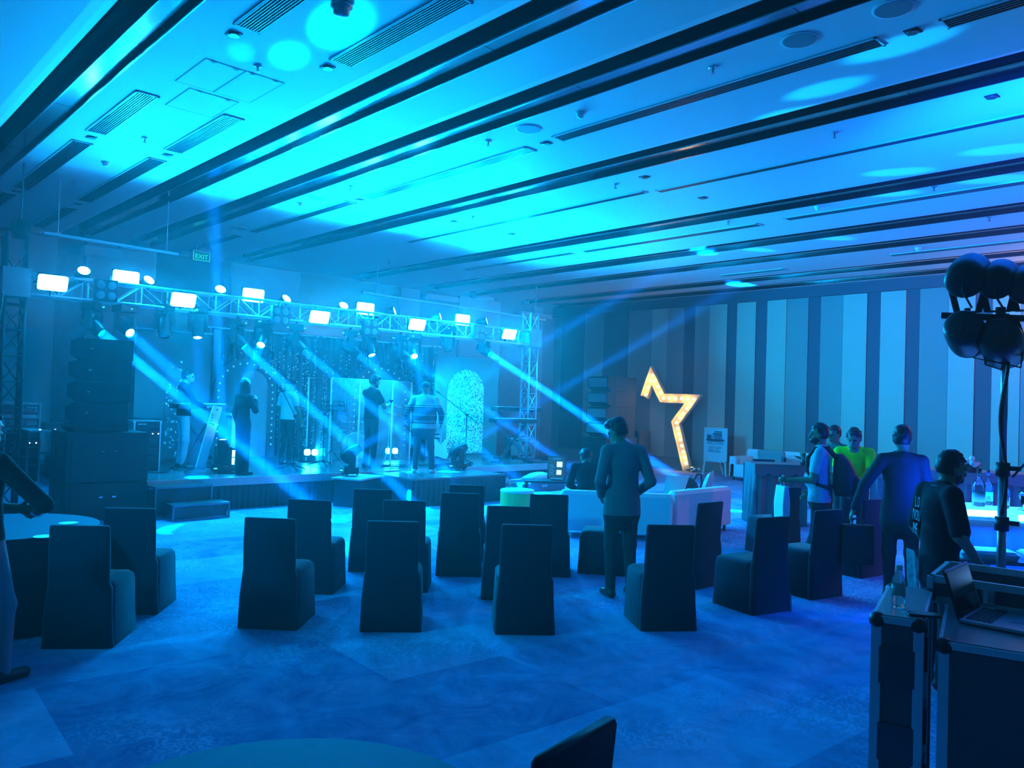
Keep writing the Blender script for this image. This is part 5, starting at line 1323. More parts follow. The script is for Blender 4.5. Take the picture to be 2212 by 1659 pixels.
for px, py, lb in ((505, 73, 'round recessed downlight by the short top grille'), (708, 145, 'round recessed downlight by the bright light pool'), (197, 296, 'recessed downlight between the wall-side grilles'), (362, 334, 'recessed downlight between the hall-side grilles'), (36, 413, 'recessed downlight near the picture edge'), (168, 440, 'recessed downlight near the stage wall'), (777, 431, 'recessed downlight between middle bay grilles over the arches'), (1180, 309, 'recessed downlight between middle bay grilles over the truss end'), (1972, 67, 'recessed downlight between middle bay grilles at the light pool'), (2143, 208, 'recessed downlight in the wide bay by the picture edge'), (1392, 382, 'recessed downlight in the wide bay centre'), (1518, 427, 'recessed downlight in the wide bay below the slot'), (1105, 505, 'recessed downlight in the wide bay toward the stage'), (980, 478, 'small downlight in the wide bay toward the stage')):
    downlight(px, py, lb)
def sprinkler(px, py, label):
    q = onz(px, py, HC); t = thing('sprinkler_head', label, 'sprinkler', q, 0, 'ceiling sprinklers')
    MB().lathe([(.045, 0), (.04, -.012), (.012, -.018)], n=14).build('escutcheon', m_chrome, t, smooth=True); MB().cyl((0, 0, -.01), (0, 0, -.06), .009).build('frame', m_steel, t); MB().lathe([(.024, -.062), (.026, -.066), (.001, -.066)], n=10).build('deflector', m_chrome, t)
for px, py, lb in ((557, 142, 'near the hatch bay light patches'), (313, 297, 'between the hatch bay grilles'), (162, 390, 'toward the stage in the hatch bay'), (1055, 304, 'beside the long middle grille'), (1540, 145, 'by the long dark grille, hall side'), (757, 402, 'above the bulb arches'), (1330, 397, 'in the wide bay centre'), (1803, 286, 'in the wide bay toward the picture edge'), (1022, 467, 'in the wide bay over the truss'), (2018, 403, 'beside a bright pool in the fifth bay'), (1573, 477, 'in the fifth bay centre'), (2137, 469, 'in the narrow far bay'), (840, 565, 'in the fifth bay near the stage wall')):
    sprinkler(px, py, 'chrome sprinkler head ' + lb)
def detector(px, py, label, big=False):
    q = onz(px, py, HC); t = thing('smoke_detector', label, 'detector', q, 0, 'smoke detectors'); k = 1.7 if big else 1
    MB().lathe([(.055 * k, 0), (.055 * k, -.02 * k), (.04 * k, -.03 * k), (.04 * k, -.05 * k), (.03 * k, -.065 * k), (.001, -.066 * k)], n=18).build('body', m_white if not big else m_handle, t, smooth=True); MB().lathe([(.062 * k, 0), (.062 * k, -.006)], n=18).build('base_ring', m_white, t)
for px, py, lb in ((228, 350, 'smoke detector in the hatch bay'), (1254, 243, 'smoke detector by the long middle grille'), (647, 438, 'smoke detector in the middle bay over the arches'), (1767, 446, 'smoke detector in the fifth bay'), (1983, 535, 'smoke detector lit blue near the lamp stand')): detector(px, py, lb)
detector(738, 8, 'large dome camera inside the bright pool at the top', True)
def disc_speaker(px, py, label):
    q = onz(px, py, HC); t = thing('ceiling_speaker', label, 'speaker', q, 0, 'round ceiling speakers'); MB().lathe([(.15, 0), (.15, -.008), (.14, -.012), (.001, -.012)], n=28).build('grille', mat('speaker_mesh', (.2, .2, .21), .6), t); MB().lathe([(.165, 0), (.165, -.006), (.15, -.01)], n=28).build('rim', m_ceil, t)
for px, py, lb in ((1142, 278, 'round ceiling speaker above the truss end'), (1727, 86, 'round ceiling speaker above the light pool'), (1930, 18, 'round ceiling speaker at the top edge'), (683, 427, 'round ceiling speaker over the bulb arches'), (515, 492, 'round ceiling speaker near the exit sign')): disc_speaker(px, py, lb)
# access hatches
for (pa, pb, pc, lb) in (((445, 126), (530, 152), (386, 176), 'square ceiling hatch nearest the light patches'), ((532, 153), (612, 180), (468, 200), 'narrow ceiling hatch beside the square hatch'), ((410, 190), (512, 222), (343, 222), 'hinged ceiling hatch beside the grille')):
    a, b, c = onz(*pa, HC), onz(*pb, HC), onz(*pc, HC); x0, x1 = sorted((a.x, b.x)); y0, y1 = sorted((a.y, c.y)); x1 = max(x1, x0 + .3); y1 = max(y1, y0 + .5)
    t = thing('ceiling_hatch', lb, 'hatch', ((x0 + x1) / 2, (y0 + y1) / 2, HC), 0, 'ceiling hatches')
    MB().box((0, 0, -.001), (x1 - x0 + .015, y1 - y0 + .015, .004)).build('gap', m_grille_d, t); MB().box((0, 0, -.002), (x1 - x0 - .01, y1 - y0 - .01, .005)).build('door_panel', m_ceil, t)
    for s in (-1, 1): MB().box((s * (x1 - x0) * .3, -(y1 - y0) * .46, -.012), (.05, .012, .006)).build('hinge', m_steel, t)
# blue light pools thrown on the ceiling by the floor moving heads
SPOTS = [((738, 48), 13), ((626, 115), 8), ((520, 106), 3), ((1950, 92), 10), ((1790, 186), 9), ((1705, 243), 9), ((1945, 368), 9), ((2190, 318), 9), ((1640, 538), 8), ((1800, 512), 8), ((1925, 415), 8), ((2160, 384), 8)]

for i, ((px, py), k) in enumerate(SPOTS):
    src = bpy.data.objects['moving_head_lamp.013'] if px > 1500 else bpy.data.objects['moving_head_lamp.015']
    src = Vector(src.location) + Vector((0, 0, .25))
    tg = onz(px, py, HC + .02)
    lamp('ceiling_pool_lamp', 'SPOT', src, (0, .42, 1), (16000 if px > 1500 else 2000 * k) * (tg - src).length ** 2 / 100, tg, spot_size=math.radians(2.6 if px > 1500 else 1.6 + .2 * k), spot_blend=.5, shadow_soft_size=.04)
# assumed sconce out of view, added to warm the striped wall and ceiling
wl = thing('assumed_sconce', 'assumed warm wall sconce on the striped wall beyond the bar', 'light', (XR - .12, 3.2, 4.2))
MB().lathe([(.05, -.15), (.14, -.05), (.16, .12), (.15, .12), (.13, -.04)], n=18).build('shade', m_white, wl, smooth=True); MB().box((.08, 0, 0), (.08, .1, .2)).build('back_plate', m_steel, wl)
MB().ball((0, 0, .03), .06, 10, 6).build('bulb', mat('assumed_sconce_bulb', (1, .8, .6), emit=(1, .55, .2), estr=20, sample=False), wl, smooth=True)
lamp('assumed_sconce_lamp', 'POINT', (-.05, 0, .2), (1, .58, .38), 260, None, wl, shadow_soft_size=.1)

# assumed unseen lamp stand, added so a cyan wash falls on the sofa backs
ls = thing('assumed_wash_stand', 'assumed black lamp stand with one cyan par can beside the round table', 'stand', (-1.6, 6.2, 0))
MB().cyl((0, 0, 0), (0, 0, 2.75), .025, n=10).build('pole', m_pole, ls)
for a in (.6, 2.7, 4.8): MB().bar((0, 0, .75), (.45 * math.cos(a), .45 * math.sin(a), .02), .03, .018).build('leg', m_blk, ls)
ax = (Vector((9.3, 6.6, .3)) - Vector((-1.6, 6.2, 2.9))).normalized()
MB().lathe([(.03, -.16), (.085, -.15), (.12, -.10), (.132, .0), (.135, .11), (.125, .115), (.12, .08)], (0, 0, 2.9), 22, ax).build('housing', m_case, ls, smooth=True)
MB().lathe([(.001, .09), (.118, .085), (.118, .08)], (0, 0, 2.9), 18, ax).build('lens', mat('assumed_cyan_lens', (0, .1, .1), .2, emit=(0, .8, 1), estr=6, sample=False), ls)
lamp('assumed_cyan_lamp', 'SPOT', Vector((0, 0, 2.9)) + ax * .14, (0, .56, 1), 1000, Vector((0, 0, 2.9)) + ax * 3, ls, spot_size=math.radians(66), spot_blend=1.0, shadow_soft_size=.1)

# assumed pink par out of view, added to tint table tops and floor
pw = thing('assumed_pink_par', 'assumed pink par can on a short stand beyond the bar', 'light', (15.6, .2, 0))
MB().cyl((0, 0, 0), (0, 0, 2.3), .025, n=10).build('pole', m_pole, pw)
for a in (.6, 2.7, 4.8): MB().bar((0, 0, .6), (.4 * math.cos(a), .4 * math.sin(a), .02), .03, .018).build('leg', m_blk, pw)
ax = (Vector((11.6, 4.6, .6)) - Vector((15.6, .2, 2.45))).normalized()
MB().lathe([(.05, -.19), (.105, -.185), (.134, -.09), (.136, .06), (.132, .12), (.12, .08)], (0, 0, 2.45), 20, ax).build('housing', m_case, pw, smooth=True)
MB().lathe([(.001, .09), (.118, .085), (.118, .08)], (0, 0, 2.45), 18, ax).build('lens', mat('assumed_pink_lens', (.1, 0, .05), .2, emit=(1, .1, .3), estr=6, sample=False), pw)
lamp('assumed_pink_lamp', 'SPOT', Vector((0, 0, 2.45)) + ax * .14, (1, .10, .22), 170, Vector((0, 0, 2.45)) + ax * 3, pw, spot_size=math.radians(70), spot_blend=1.0, shadow_soft_size=.1)
# ------------------------------------------------------------------ people: one continuous surface each
def _smin(a, b, k):
    h = np.clip(.5 + .5 * (b - a) / k, 0, 1); return b * (1 - h) + a * h - k * h * (1 - h)
class Field:
    """signed distance field of blended round cones and ellipsoids, meshed by surface nets"""
    def __init__(s, lo, hi, vox):
        s.vox = vox; s.lo = np.array(lo, float); s.n = np.ceil((np.array(hi) - s.lo) / vox).astype(int) + 1
        s.d = np.full(s.n, 9.0, np.float32); s.raw = np.full(s.n, 9.0, np.float32); s.lab = np.zeros(s.n, np.int8)
    def _win(s, lo, hi, pad):
        i0 = np.clip(np.floor((np.array(lo) - pad - s.lo) / s.vox).astype(int), 0, s.n - 1); i1 = np.clip(np.ceil((np.array(hi) + pad - s.lo) / s.vox).astype(int) + 1, 1, s.n)
        sl = tuple(slice(a, b) for a, b in zip(i0, i1))
        g = np.meshgrid(*[s.lo[k] + s.vox * np.arange(i0[k], i1[k]) for k in range(3)], indexing='ij'); return sl, g
    def _put(s, sl, dist, lab, k, bias=0.0):
        dist = dist.astype(np.float32)
        if k > 0: s.d[sl] = _smin(s.d[sl], dist, k)
        else: s.d[sl] = np.minimum(s.d[sl], dist)
        better = dist + bias < s.raw[sl]; s.lab[sl] = np.where(better, lab, s.lab[sl]); s.raw[sl] = np.where(better, dist + bias, s.raw[sl])
    def cone(s, a, b, ra, rb, lab, k=.03, flat=None, bias=0.0):
        a, b = np.array(a, float), np.array(b, float); r = max(ra, rb)
        sl, (X, Y, Z) = s._win(np.minimum(a, b) - r, np.maximum(a, b) + r, .07)
        P = [X - a[0], Y - a[1], Z - a[2]]; D = b - a; sc = 1.0
        if flat:
            ax, f = flat; f = float(f)
            if isinstance(ax, int):
                P[ax] = P[ax] / f; D = D.copy(); D[ax] = D[ax] / f
            else:
                ax = np.array(ax); q = (P[0] * ax[0] + P[1] * ax[1] + P[2] * ax[2]) * (1 / f - 1)
                P = [P[i] + q * ax[i] for i in range(3)]; D = D + ax * (D @ ax) * (1 / f - 1)
            sc = min(1.0, .5 + .5 * f)
        L2 = max(D @ D, 1e-9); t = np.clip((P[0] * D[0] + P[1] * D[1] + P[2] * D[2]) / L2, 0, 1)
        dist = np.sqrt(sum((P[i] - D[i] * t) ** 2 for i in range(3))) - (ra + (rb - ra) * t)
        s._put(sl, dist * sc, lab, k, bias)
    def ell(s, c, r, lab, k=.02, M=None, bias=0.0, cut=None):
        c, r = np.array(c, float), np.array(r, float); R = r.max()
        sl, (X, Y, Z) = s._win(c - R, c + R, .06); P = np.stack([X - c[0], Y - c[1], Z - c[2]], -1)
        if M is not None: P = P @ M            # to local
        q = P / r; n = np.sqrt((q ** 2).sum(-1)); n2 = np.sqrt((q / r * q / r * r * r / (r * r)).sum(-1)) if False else np.sqrt(((P / (r * r)) ** 2).sum(-1))
        dist = n * (n - 1) / np.maximum(n2, 1e-6)
        if cut is not None: dist = np.maximum(dist, cut(P))
        s._put(sl, dist, lab, k, bias)
    def mesh(s, name, mats):
        d = s.d; neg = d < 0; n = s.n
        acc = np.zeros(tuple(n - 1) + (3,), np.float32); cnt = np.zeros(tuple(n - 1), np.float32)
        for ax in range(3):
            o = [k for k in range(3) if k != ax]
            A = [slice(None)] * 3; B = [slice(None)] * 3; A[ax] = slice(0, -1); B[ax] = slice(1, None)
            da, db = d[tuple(A)], d[tuple(B)]; cr = (da < 0) != (db < 0); t = np.where(cr, da / (da - db + 1e-12), 0)
            for u in (0, 1):
                for v in (0, 1):
                    S_ = [slice(None)] * 3; S_[o[0]] = slice(u, n[o[0]] - 1 + u); S_[o[1]] = slice(v, n[o[1]] - 1 + v)
                    m = cr[tuple(S_)]; cnt += m
                    acc[..., ax] += np.where(m, t[tuple(S_)], 0); acc[..., o[0]] += u * m; acc[..., o[1]] += v * m
        on = cnt > 0; idx = np.full(on.shape, -1, np.int64); idx[on] = np.arange(on.sum())
        cell = np.stack(np.nonzero(on), -1); V = s.lo + s.vox * (cell + acc[on] / cnt[on][:, None])
        F = []; FL = []
        for ax in range(3):
            o = [(ax + 1) % 3, (ax + 2) % 3]
            A = [slice(None)] * 3; B = [slice(None)] * 3; A[ax] = slice(0, -1); B[ax] = slice(1, None)
            na, nb_ = neg[tuple(A)], neg[tuple(B)]; e = np.stack(np.nonzero(na != nb_), -1)
            ok = (e[:, o[0]] > 0) & (e[:, o[1]] > 0) & (e[:, o[0]] < n[o[0]] - 1) & (e[:, o[1]] < n[o[1]] - 1); e = e[ok]
            q = []
            for u, v in ((-1, -1), (0, -1), (0, 0), (-1, 0)):
                w_ = e.copy(); w_[:, o[0]] += u; w_[:, o[1]] += v; q.append(idx[w_[:, 0], w_[:, 1], w_[:, 2]])
            q = np.stack(q, -1); flip = ~na[e[:, 0], e[:, 1], e[:, 2]]; q[flip] = q[flip][:, ::-1]
            F.append(q); FL.append(s.lab[e[:, 0], e[:, 1], e[:, 2]])
        F = np.concatenate(F); FL = np.concatenate(FL)
        me = bpy.data.meshes.new(name); me.from_pydata(V.tolist(), [], F.tolist())
        for m in mats: me.materials.append(m)
        me.polygons.foreach_set('material_index', FL.astype(np.int32)); me.polygons.foreach_set('use_smooth', [True] * len(F)); me.update(); return me

SKIN = mat('skin_brown', (.30, .17, .10), .55); HAIR = mat('hair_black', (.012, .011, .012), .5); SHOE = mat('shoe_dark', (.03, .03, .03), .4)
def rotm(yaw=0, pitch=0, roll=0): return np.array(Euler((pitch, roll, yaw)).to_matrix())
def person(label, loc, az, J=None, top=None, trou=None, skin=SKIN, shoe=SHOE, H=1.74, sleeve=.5, jacket=0.0, belly=1.0, wide=1.0, head=(0, 0), hair='short', grip=(False, False), beard=False, dress=False, extra=None, vox=.0125, zoff=0.0, loose=0.0):
    """faces +y locally; J overrides joints; az: heading from +y towards +x in degrees"""
    S_ = H / 1.75
    D = dict(pel=(0, 0, .96), wai=(0, 0, 1.10), che=(0, .0, 1.30), nek=(0, -.015, 1.47), hd=(0, .02, 1.625))
    for s, k in ((-1, 'L'), (1, 'R')):
        D['sh' + k] = (s * .168 * wide, -.01, 1.415); D['el' + k] = (s * .235 * wide, -.03, 1.14); D['wr' + k] = (s * .245 * wide, .06, .89)
        D['hi' + k] = (s * .09 * wide, 0, .93); D['kn' + k] = (s * .10, .02, .50); D['an' + k] = (s * .105, -.02, .085)
    D.update(J or {}); D = {k: np.array(v, float) * S_ for k, v in D.items()}
    P = np.array(list(D.values())); lo = P.min(0) - .20; hi = P.max(0) + .24; lo[2] = min(-.01, P[:, 2].min() - .12); f = Field(lo, hi, vox)
    fl = (1, .66)
    tk, lt = 1 + loose, .012 + loose * .04
    # legs
    for k in 'LR':
        f.cone(D['hi' + k], D['kn' + k], .088 * S_, .064 * S_, 2, .04); f.cone(D['kn' + k], D['an' + k], .064 * S_ + loose * .01, .048 * S_ + loose * .02, 2, .03)
        an = D['an' + k]; kd = D['kn' + k] - an; ft = (D['to' + k] - an) if 'to' + k in D else np.array([.02 if k == 'R' else -.02, .15, -.055]) * S_
        hl = an + np.array([0, -.03, -.045]) * S_
        f.cone(hl, an + ft, .042 * S_, .036 * S_, 3, .012); f.cone(an, hl, .045 * S_, .04 * S_, 3, .015)
    # trunk
    f.cone(D['pel'], D['wai'], .150 * wide * S_, .142 * wide * S_ * (1 + .15 * (belly - 1)), 2 if not dress else 1, .04, fl)
    f.cone(D['wai'], D['che'], .142 * wide * S_ * belly, .158 * wide * S_, 1, .05, fl)
    if belly > 1: f.ell(D['wai'] + np.array([0, .04, 0]) * S_, np.array([.15 * wide, .13 * belly, .15]) * S_, 1, .05)
    f.cone(D['che'], D['nek'] + np.array([0, 0, -.06]) * S_, .155 * wide * S_, .085 * S_, 1, .05, fl)
    f.cone(D['shL'], D['shR'], .060 * S_, .060 * S_, 1, .05)
    for k in 'LR': f.cone(D['nek'] + np.array([0, 0, -.01]) * S_, D['sh' + k] + np.array([0, 0, .01]) * S_, .055 * S_, .048 * S_, 1, .04)
    hem = jacket if jacket else .93
    f.cone(D['wai'], D['pel'] + np.array([0, 0, hem - .93]) * S_, .15 * wide * S_, (.168 + (.02 if jacket else 0)) * wide * S_, 1, .02, (1, .70))
    if dress:
        f.cone(D['pel'], (D['anL'] + D['anR']) / 2 + np.array([0, 0, .06]), .125 * S_, .135 * S_, 1, .05, (1, .8))
    # neck, head
    f.cone(D['nek'] - np.array([0, 0, .05]) * S_, D['hd'] + np.array([0, -.02, -.05]) * S_, .060 * S_, .054 * S_, 0, .02)
    f.cone(D['nek'] + np.array([0, -.005, -.035]) * S_, D['nek'] + np.array([0, -.0, -.012]) * S_, .078 * S_, .068 * S_, 1, .015)
    M = rotm(math.radians(head[0]), math.radians(head[1])); h = D['hd']; L = lambda v: h + M @ (np.array(v) * S_)
    f.ell(L((0, -.008, .018)), np.array([.077, .096, .105]) * S_, 0, .02, M); f.ell(L((0, .028, -.055)), np.array([.058, .064, .068]) * S_, 4 if beard else 0, .03, M)
    f.ell(L((0, .088, -.07)), np.array([.028, .022, .022]) * S_, 4 if beard else 0, .02, M)
    f.cone(L((0, .088, .015)), L((0, .110, -.022)), .010 * S_, .016 * S_, 0, .015)
    f.cone(L((-.04, .082, .028)), L((.04, .082, .028)), .013 * S_, .013 * S_, 0, .015)
    f.cone(L((-.018, .094, -.052)), L((.018, .094, -.052)), .010 * S_, .010 * S_, 0, .010)
    for s in (-1, 1):
        f.ell(L((s * .080, -.004, -.004)), np.array([.012, .024, .034]) * S_, 0, .008, M); f.ell(L((s * .032, .086, .010)), np.array([.015, .010, .009]) * S_, 5, .004, M, -.004)
    # arms and hands
    for i, (k, s) in enumerate((('L', -1), ('R', 1))):
        sh, el, wr = D['sh' + k], D['el' + k], D['wr' + k]
        f.cone(sh, el, .056 * S_, .043 * S_, 0 if sleeve < .2 else 6, .02)
        if sleeve <= .7 and sleeve >= .2:
            cutp = sh + (el - sh) * (sleeve / .7); f.cone(sh, cutp, .064 * S_ + loose * .02, .060 * S_ + loose * .025, 6, .015); f.cone(cutp, el, .046 * S_, .043 * S_, 0, .015, None, -.012)
        elif sleeve > .7: f.cone(sh, el, .063 * S_ + loose * .01, .054 * S_ + loose * .01, 6, .015)
        f.cone(el, wr, .043 * S_, .028 * S_, 0, .015)
        if sleeve > .7:
            cw = el + (wr - el) * min(1, (sleeve - .7) / .3) * .94; f.cone(el, cw, .053 * S_ + loose * .01, .042 * S_ + loose * .01, 6, .015)
        fd = (wr - el) / np.linalg.norm(wr - el)
        hd_ = fd.copy() if not grip[i] else fd
        inner = np.array([-s, .25, 0.0]); inner = inner - fd * (inner @ fd); inner /= np.linalg.norm(inner); wd = np.cross(fd, inner)   # palm normal, width axis
        pc = wr + fd * .045 * S_
        f.cone(wr, wr + fd * .075 * S_, .030 * S_, .036 * S_, 0, .012, (tuple(inner), .45))
        for q, (off, ln) in enumerate(((-.027, .070), (-.009, .080), (.009, .076), (.026, .060))):
            b0 = wr + (fd * .08 + wd * off) * S_; cl = .95 if grip[i] else .35
            m1 = b0 + (fd * math.cos(cl * .6) + inner * math.sin(cl * .6)) * ln * .5 * S_; m2 = m1 + (fd * math.cos(cl * 2.0) + inner * math.sin(cl * 2.0)) * ln * .5 * S_
            f.cone(b0, m1, .0105 * S_, .0098 * S_, 0, .004); f.cone(m1, m2, .0098 * S_, .009 * S_, 0, .004)
        sg = 1 if wd[1] > 0 else -1
        t0 = wr + (fd * .03 + wd * sg * .028) * S_; t1 = t0 + (fd * .6 + wd * sg * .6 + inner * .35) * .042 * S_; t2 = t1 + (fd * .8 + inner * .55) * .03 * S_
        f.cone(t0, t1, .013 * S_, .0115 * S_, 0, .008); f.cone(t1, t2, .0115 * S_, .0095 * S_, 0, .004)
    zz = f.lo[2] + f.vox * np.arange(f.n[2]); hz = (hem - .93) * S_ + D['pel'][2] - .03 * S_
    if not dress:
        f.lab = np.where((f.lab == 1) & (zz < hz)[None, None, :], 2, np.where((f.lab == 2) & (zz >= hz)[None, None, :], 1, f.lab)).astype(np.int8)
    root = thing('person', label, 'person', (loc[0], loc[1], zoff), -math.radians(az))
    me = f.mesh('body', [skin, top, trou, shoe, HAIR, HAIR, top]); o = bpy.data.objects.new('body', me); COL.objects.link(o); o.parent = root
    if hair:
        R = .17 * S_; g = Field(h - (R if hair != 'long' else R * 2.6), h + R, .0085)
        if hair == 'cap':
            g.ell(L((0, -.012, .045)), np.array([.092, .112, .090]) * S_, 0, 0, M, 0, lambda P: -(P[..., 2] + .035)); g.ell(L((0, .105, .018)), np.array([.075, .085, .014]) * S_, 0, .01, M)
        elif hair == 'flatcap':
            g.ell(L((0, .01, .075)), np.array([.105, .135, .05]) * S_, 0, 0, M); g.ell(L((0, -.01, .04)), np.array([.088, .108, .06]) * S_, 0, .02, M, 0, lambda P: -(P[..., 2] + .02))
        else:
            def cut(P):
                y, z, x = P[..., 1], P[..., 2], P[..., 0]; nz = .006 * np.sin(x * 170 + z * 90) * np.sin(y * 150 + 1.3)
                return np.minimum(np.maximum(y - .030 * S_, -(z + .075 * S_)), -(z - .048 * S_)) + nz * 0
            def bump(P): return cut(P)
            g.ell(L((0, -.014, .026)), np.array([.089, .106, .113]) * S_, 0, 0, M, 0, bump)
            if hair == 'quiff': g.ell(L((0, .03, .105)), np.array([.07, .085, .05]) * S_, 0, .02, M); g.ell(L((0, -.04, .10)), np.array([.07, .07, .05]) * S_, 0, .02, M)
            if hair == 'long':
                g.cone(L((0, -.03, .02)), h + np.array([0, -.07, -.30]) * S_, .10 * S_, .085 * S_, 0, .03, (1, .6))
                for s in (-1, 1): g.cone(L((s * .07, .0, .04)), h + np.array([s * .09, -.01, -.26]) * S_, .035 * S_, .04 * S_, 0, .02)
            rr = random.Random(label)
            for _ in range(46):
                a, e = rr.uniform(0, 6.28), rr.uniform(.15, 1.5); v = np.array([math.cos(a) * math.cos(e) * .082, math.sin(a) * math.cos(e) * .098 - .014, math.sin(e) * .107 + .026])
                if v[1] > .06 and v[2] < .07: continue
                g.ell(L(v), np.array([.017, .017, .014]) * S_, 0, .008, M)
        hm = g.mesh('hair', [HAIR if hair not in ('cap', 'flatcap') else mat('cap_cloth', (.03, .03, .035), .8)]); ho = bpy.data.objects.new('cap' if hair in ('cap', 'flatcap') else 'hair', hm); COL.objects.link(ho); ho.parent = root
    return root, D, M
def cloth(name, c, **k): return mat(name, c, .85, spec=.2, **k)
JEAN = cloth('light_denim', (.32, .36, .44), noise=.25, nscale=9); BLACKC = cloth('black_cotton', (.018, .018, .02)); CHAR = cloth('charcoal_trouser', (.04, .04, .045))
# --- on the stage
def at_stage(px, py): q = onz(px, py, STAGE_Z); return (q.x, q.y)
person('person in dark shirt and pale jeans playing the keyboard by the dark arch', at_stage(392, 1012), 95, {'elL': (-.27, .1, 1.16), 'wrL': (-.2, .34, 1.08), 'elR': (.27, .1, 1.16), 'wrR': (.2, .34, 1.08), 'hd': (0, .05, 1.62)}, BLACKC, JEAN, H=1.76, sleeve=.95, head=(-25, -8), hair='short', zoff=STAGE_Z)
q = at_stage(528, 1027)
person('person with long dark hair and black dress singing at the stage front', (q[0], q[1] + .12), 70, {'elR': (.19, .10, 1.18), 'wrR': (.06, .22, 1.38), 'elL': (-.18, -.05, 1.15), 'wrL': (-.17, .04, .9), 'knL': (-.06, .02, .5), 'knR': (.06, .02, .5), 'anL': (-.06, -.02, .085), 'anR': (.07, .0, .085)}, BLACKC, BLACKC, H=1.60, sleeve=.98, head=(10, 0), hair='long', zoff=STAGE_Z, wide=.78, grip=(False, True), dress=True)
q3 = at_stage(618, 1003)
WHITEC = cloth('white_cotton', (.62, .62, .62))
person('person in white shirt and dark cap standing by the glitter curtain', q3, 75, {'elL': (-.26, -.02, 1.14), 'wrL': (-.27, .06, .92), 'elR': (.26, .02, 1.14), 'wrR': (.25, .12, .92)}, WHITEC, CHAR, H=1.66, sleeve=.5, head=(0, -10), hair='flatcap', belly=1.12, wide=1.08, zoff=STAGE_Z)
q4 = at_stage(798, 1010)
_, D4, _ = person('person in black tee standing by the drum shield looking at a phone', q4, 85, {'elL': (-.22, .12, 1.16), 'wrL': (-.08, .34, 1.22), 'elR': (.22, .14, 1.16), 'wrR': (.08, .36, 1.20), 'hd': (0, .05, 1.62)}, BLACKC, CHAR, H=1.79, sleeve=.45, head=(0, -18), hair='quiff', beard=True, zoff=STAGE_Z, grip=(True, True))
def held(name, label, cat, loc, az, local, zoff, builder):
    c, s = math.cos(-math.radians(az)), math.sin(-math.radians(az)); x, y, z = local
    t = thing(name, label, cat, (loc[0] + c * x - s * y, loc[1] + s * x + c * y, z + zoff), -math.radians(az)); builder(t); return t
def _phone(t): MB().box((0, 0, 0), (.14, .012, .075), rot=(-.7, 0, 0)).build('body', m_blk, t, bevel=.004); MB().box((0, -.007, .004), (.128, .002, .066), rot=(-.7, 0, 0)).build('screen', mat('phone_screen', (.02, .03, .05), .2), t)
held('phone', 'dark phone held in both hands by the person at the drums', 'phone', q4, 85, (0, .46, 1.29), STAGE_Z, _phone)
q5 = at_stage(913, 1019)
def sweater():
    m = bpy.data.materials.new('patterned_sweater'); m.use_nodes = True; nt = m.node_tree; N = nt.nodes; b = N['Principled BSDF']; tc = N.new('ShaderNodeTexCoord'); sx = N.new('ShaderNodeSeparateXYZ'); nt.links.new(tc.outputs['Object'], sx.inputs[0])
    mr = N.new('ShaderNodeMapRange'); mr.inputs['From Min'].default_value = .86; mr.inputs['From Max'].default_value = 1.5; nt.links.new(sx.outputs['Z'], mr.inputs['Value'])
    r = N.new('ShaderNodeValToRGB'); cr = r.color_ramp; cr.interpolation = 'CONSTANT'; cr.elements[0].position = 0; cr.elements[0].color = (.5, .5, .5, 1); cr.elements[1].position = .09; cr.elements[1].color = (.12, .13, .16, 1)
    for p, c in ((.14, .3), (.19, .10), (.33, .26), (.37, .12), (.52, .2), (.55, .05), (.58, .55), (.61, .06), (.635, .60)): e = cr.elements.new(p); e.color = (c, c, c * 1.05, 1)
    n = N.new('ShaderNodeTexNoise'); n.inputs['Scale'].default_value = 26; nt.links.new(tc.outputs['Object'], n.inputs['Vector']); mx = N.new('ShaderNodeMix'); mx.data_type = 'RGBA'; mx.blend_type = 'MULTIPLY'; mx.inputs['Factor'].default_value = .5
    nt.links.new(mr.outputs[0], r.inputs['Fac']); nt.links.new(r.outputs['Color'], mx.inputs['A']); nt.links.new(n.outputs['Fac'], mx.inputs['B']); nt.links.new(mx.outputs['Result'], b.inputs['Base Color']); b.inputs['Roughness'].default_value = .9; return m
person('heavy-set person in patterned pale sweater and cap seen from behind on the thrust', q5, 48, {'elL': (-.34, -.05, 1.14), 'wrL': (-.32, .08, .90), 'elR': (.33, .0, 1.14), 'wrR': (.30, .15, .96), 'anL': (-.16, -.02, .085), 'anR': (.17, .02, .085), 'knL': (-.13, .02, .5), 'knR': (.14, .02, .5)}, sweater(), cloth('grey_trouser', (.10, .11, .13)), H=1.70, sleeve=.97, head=(-15, -8), hair='cap', belly=1.35, wide=1.28, shoe=mat('white_sneaker', (.6, .6, .6), .5), zoff=STAGE_Z - .02, loose=.5, jacket=.86)
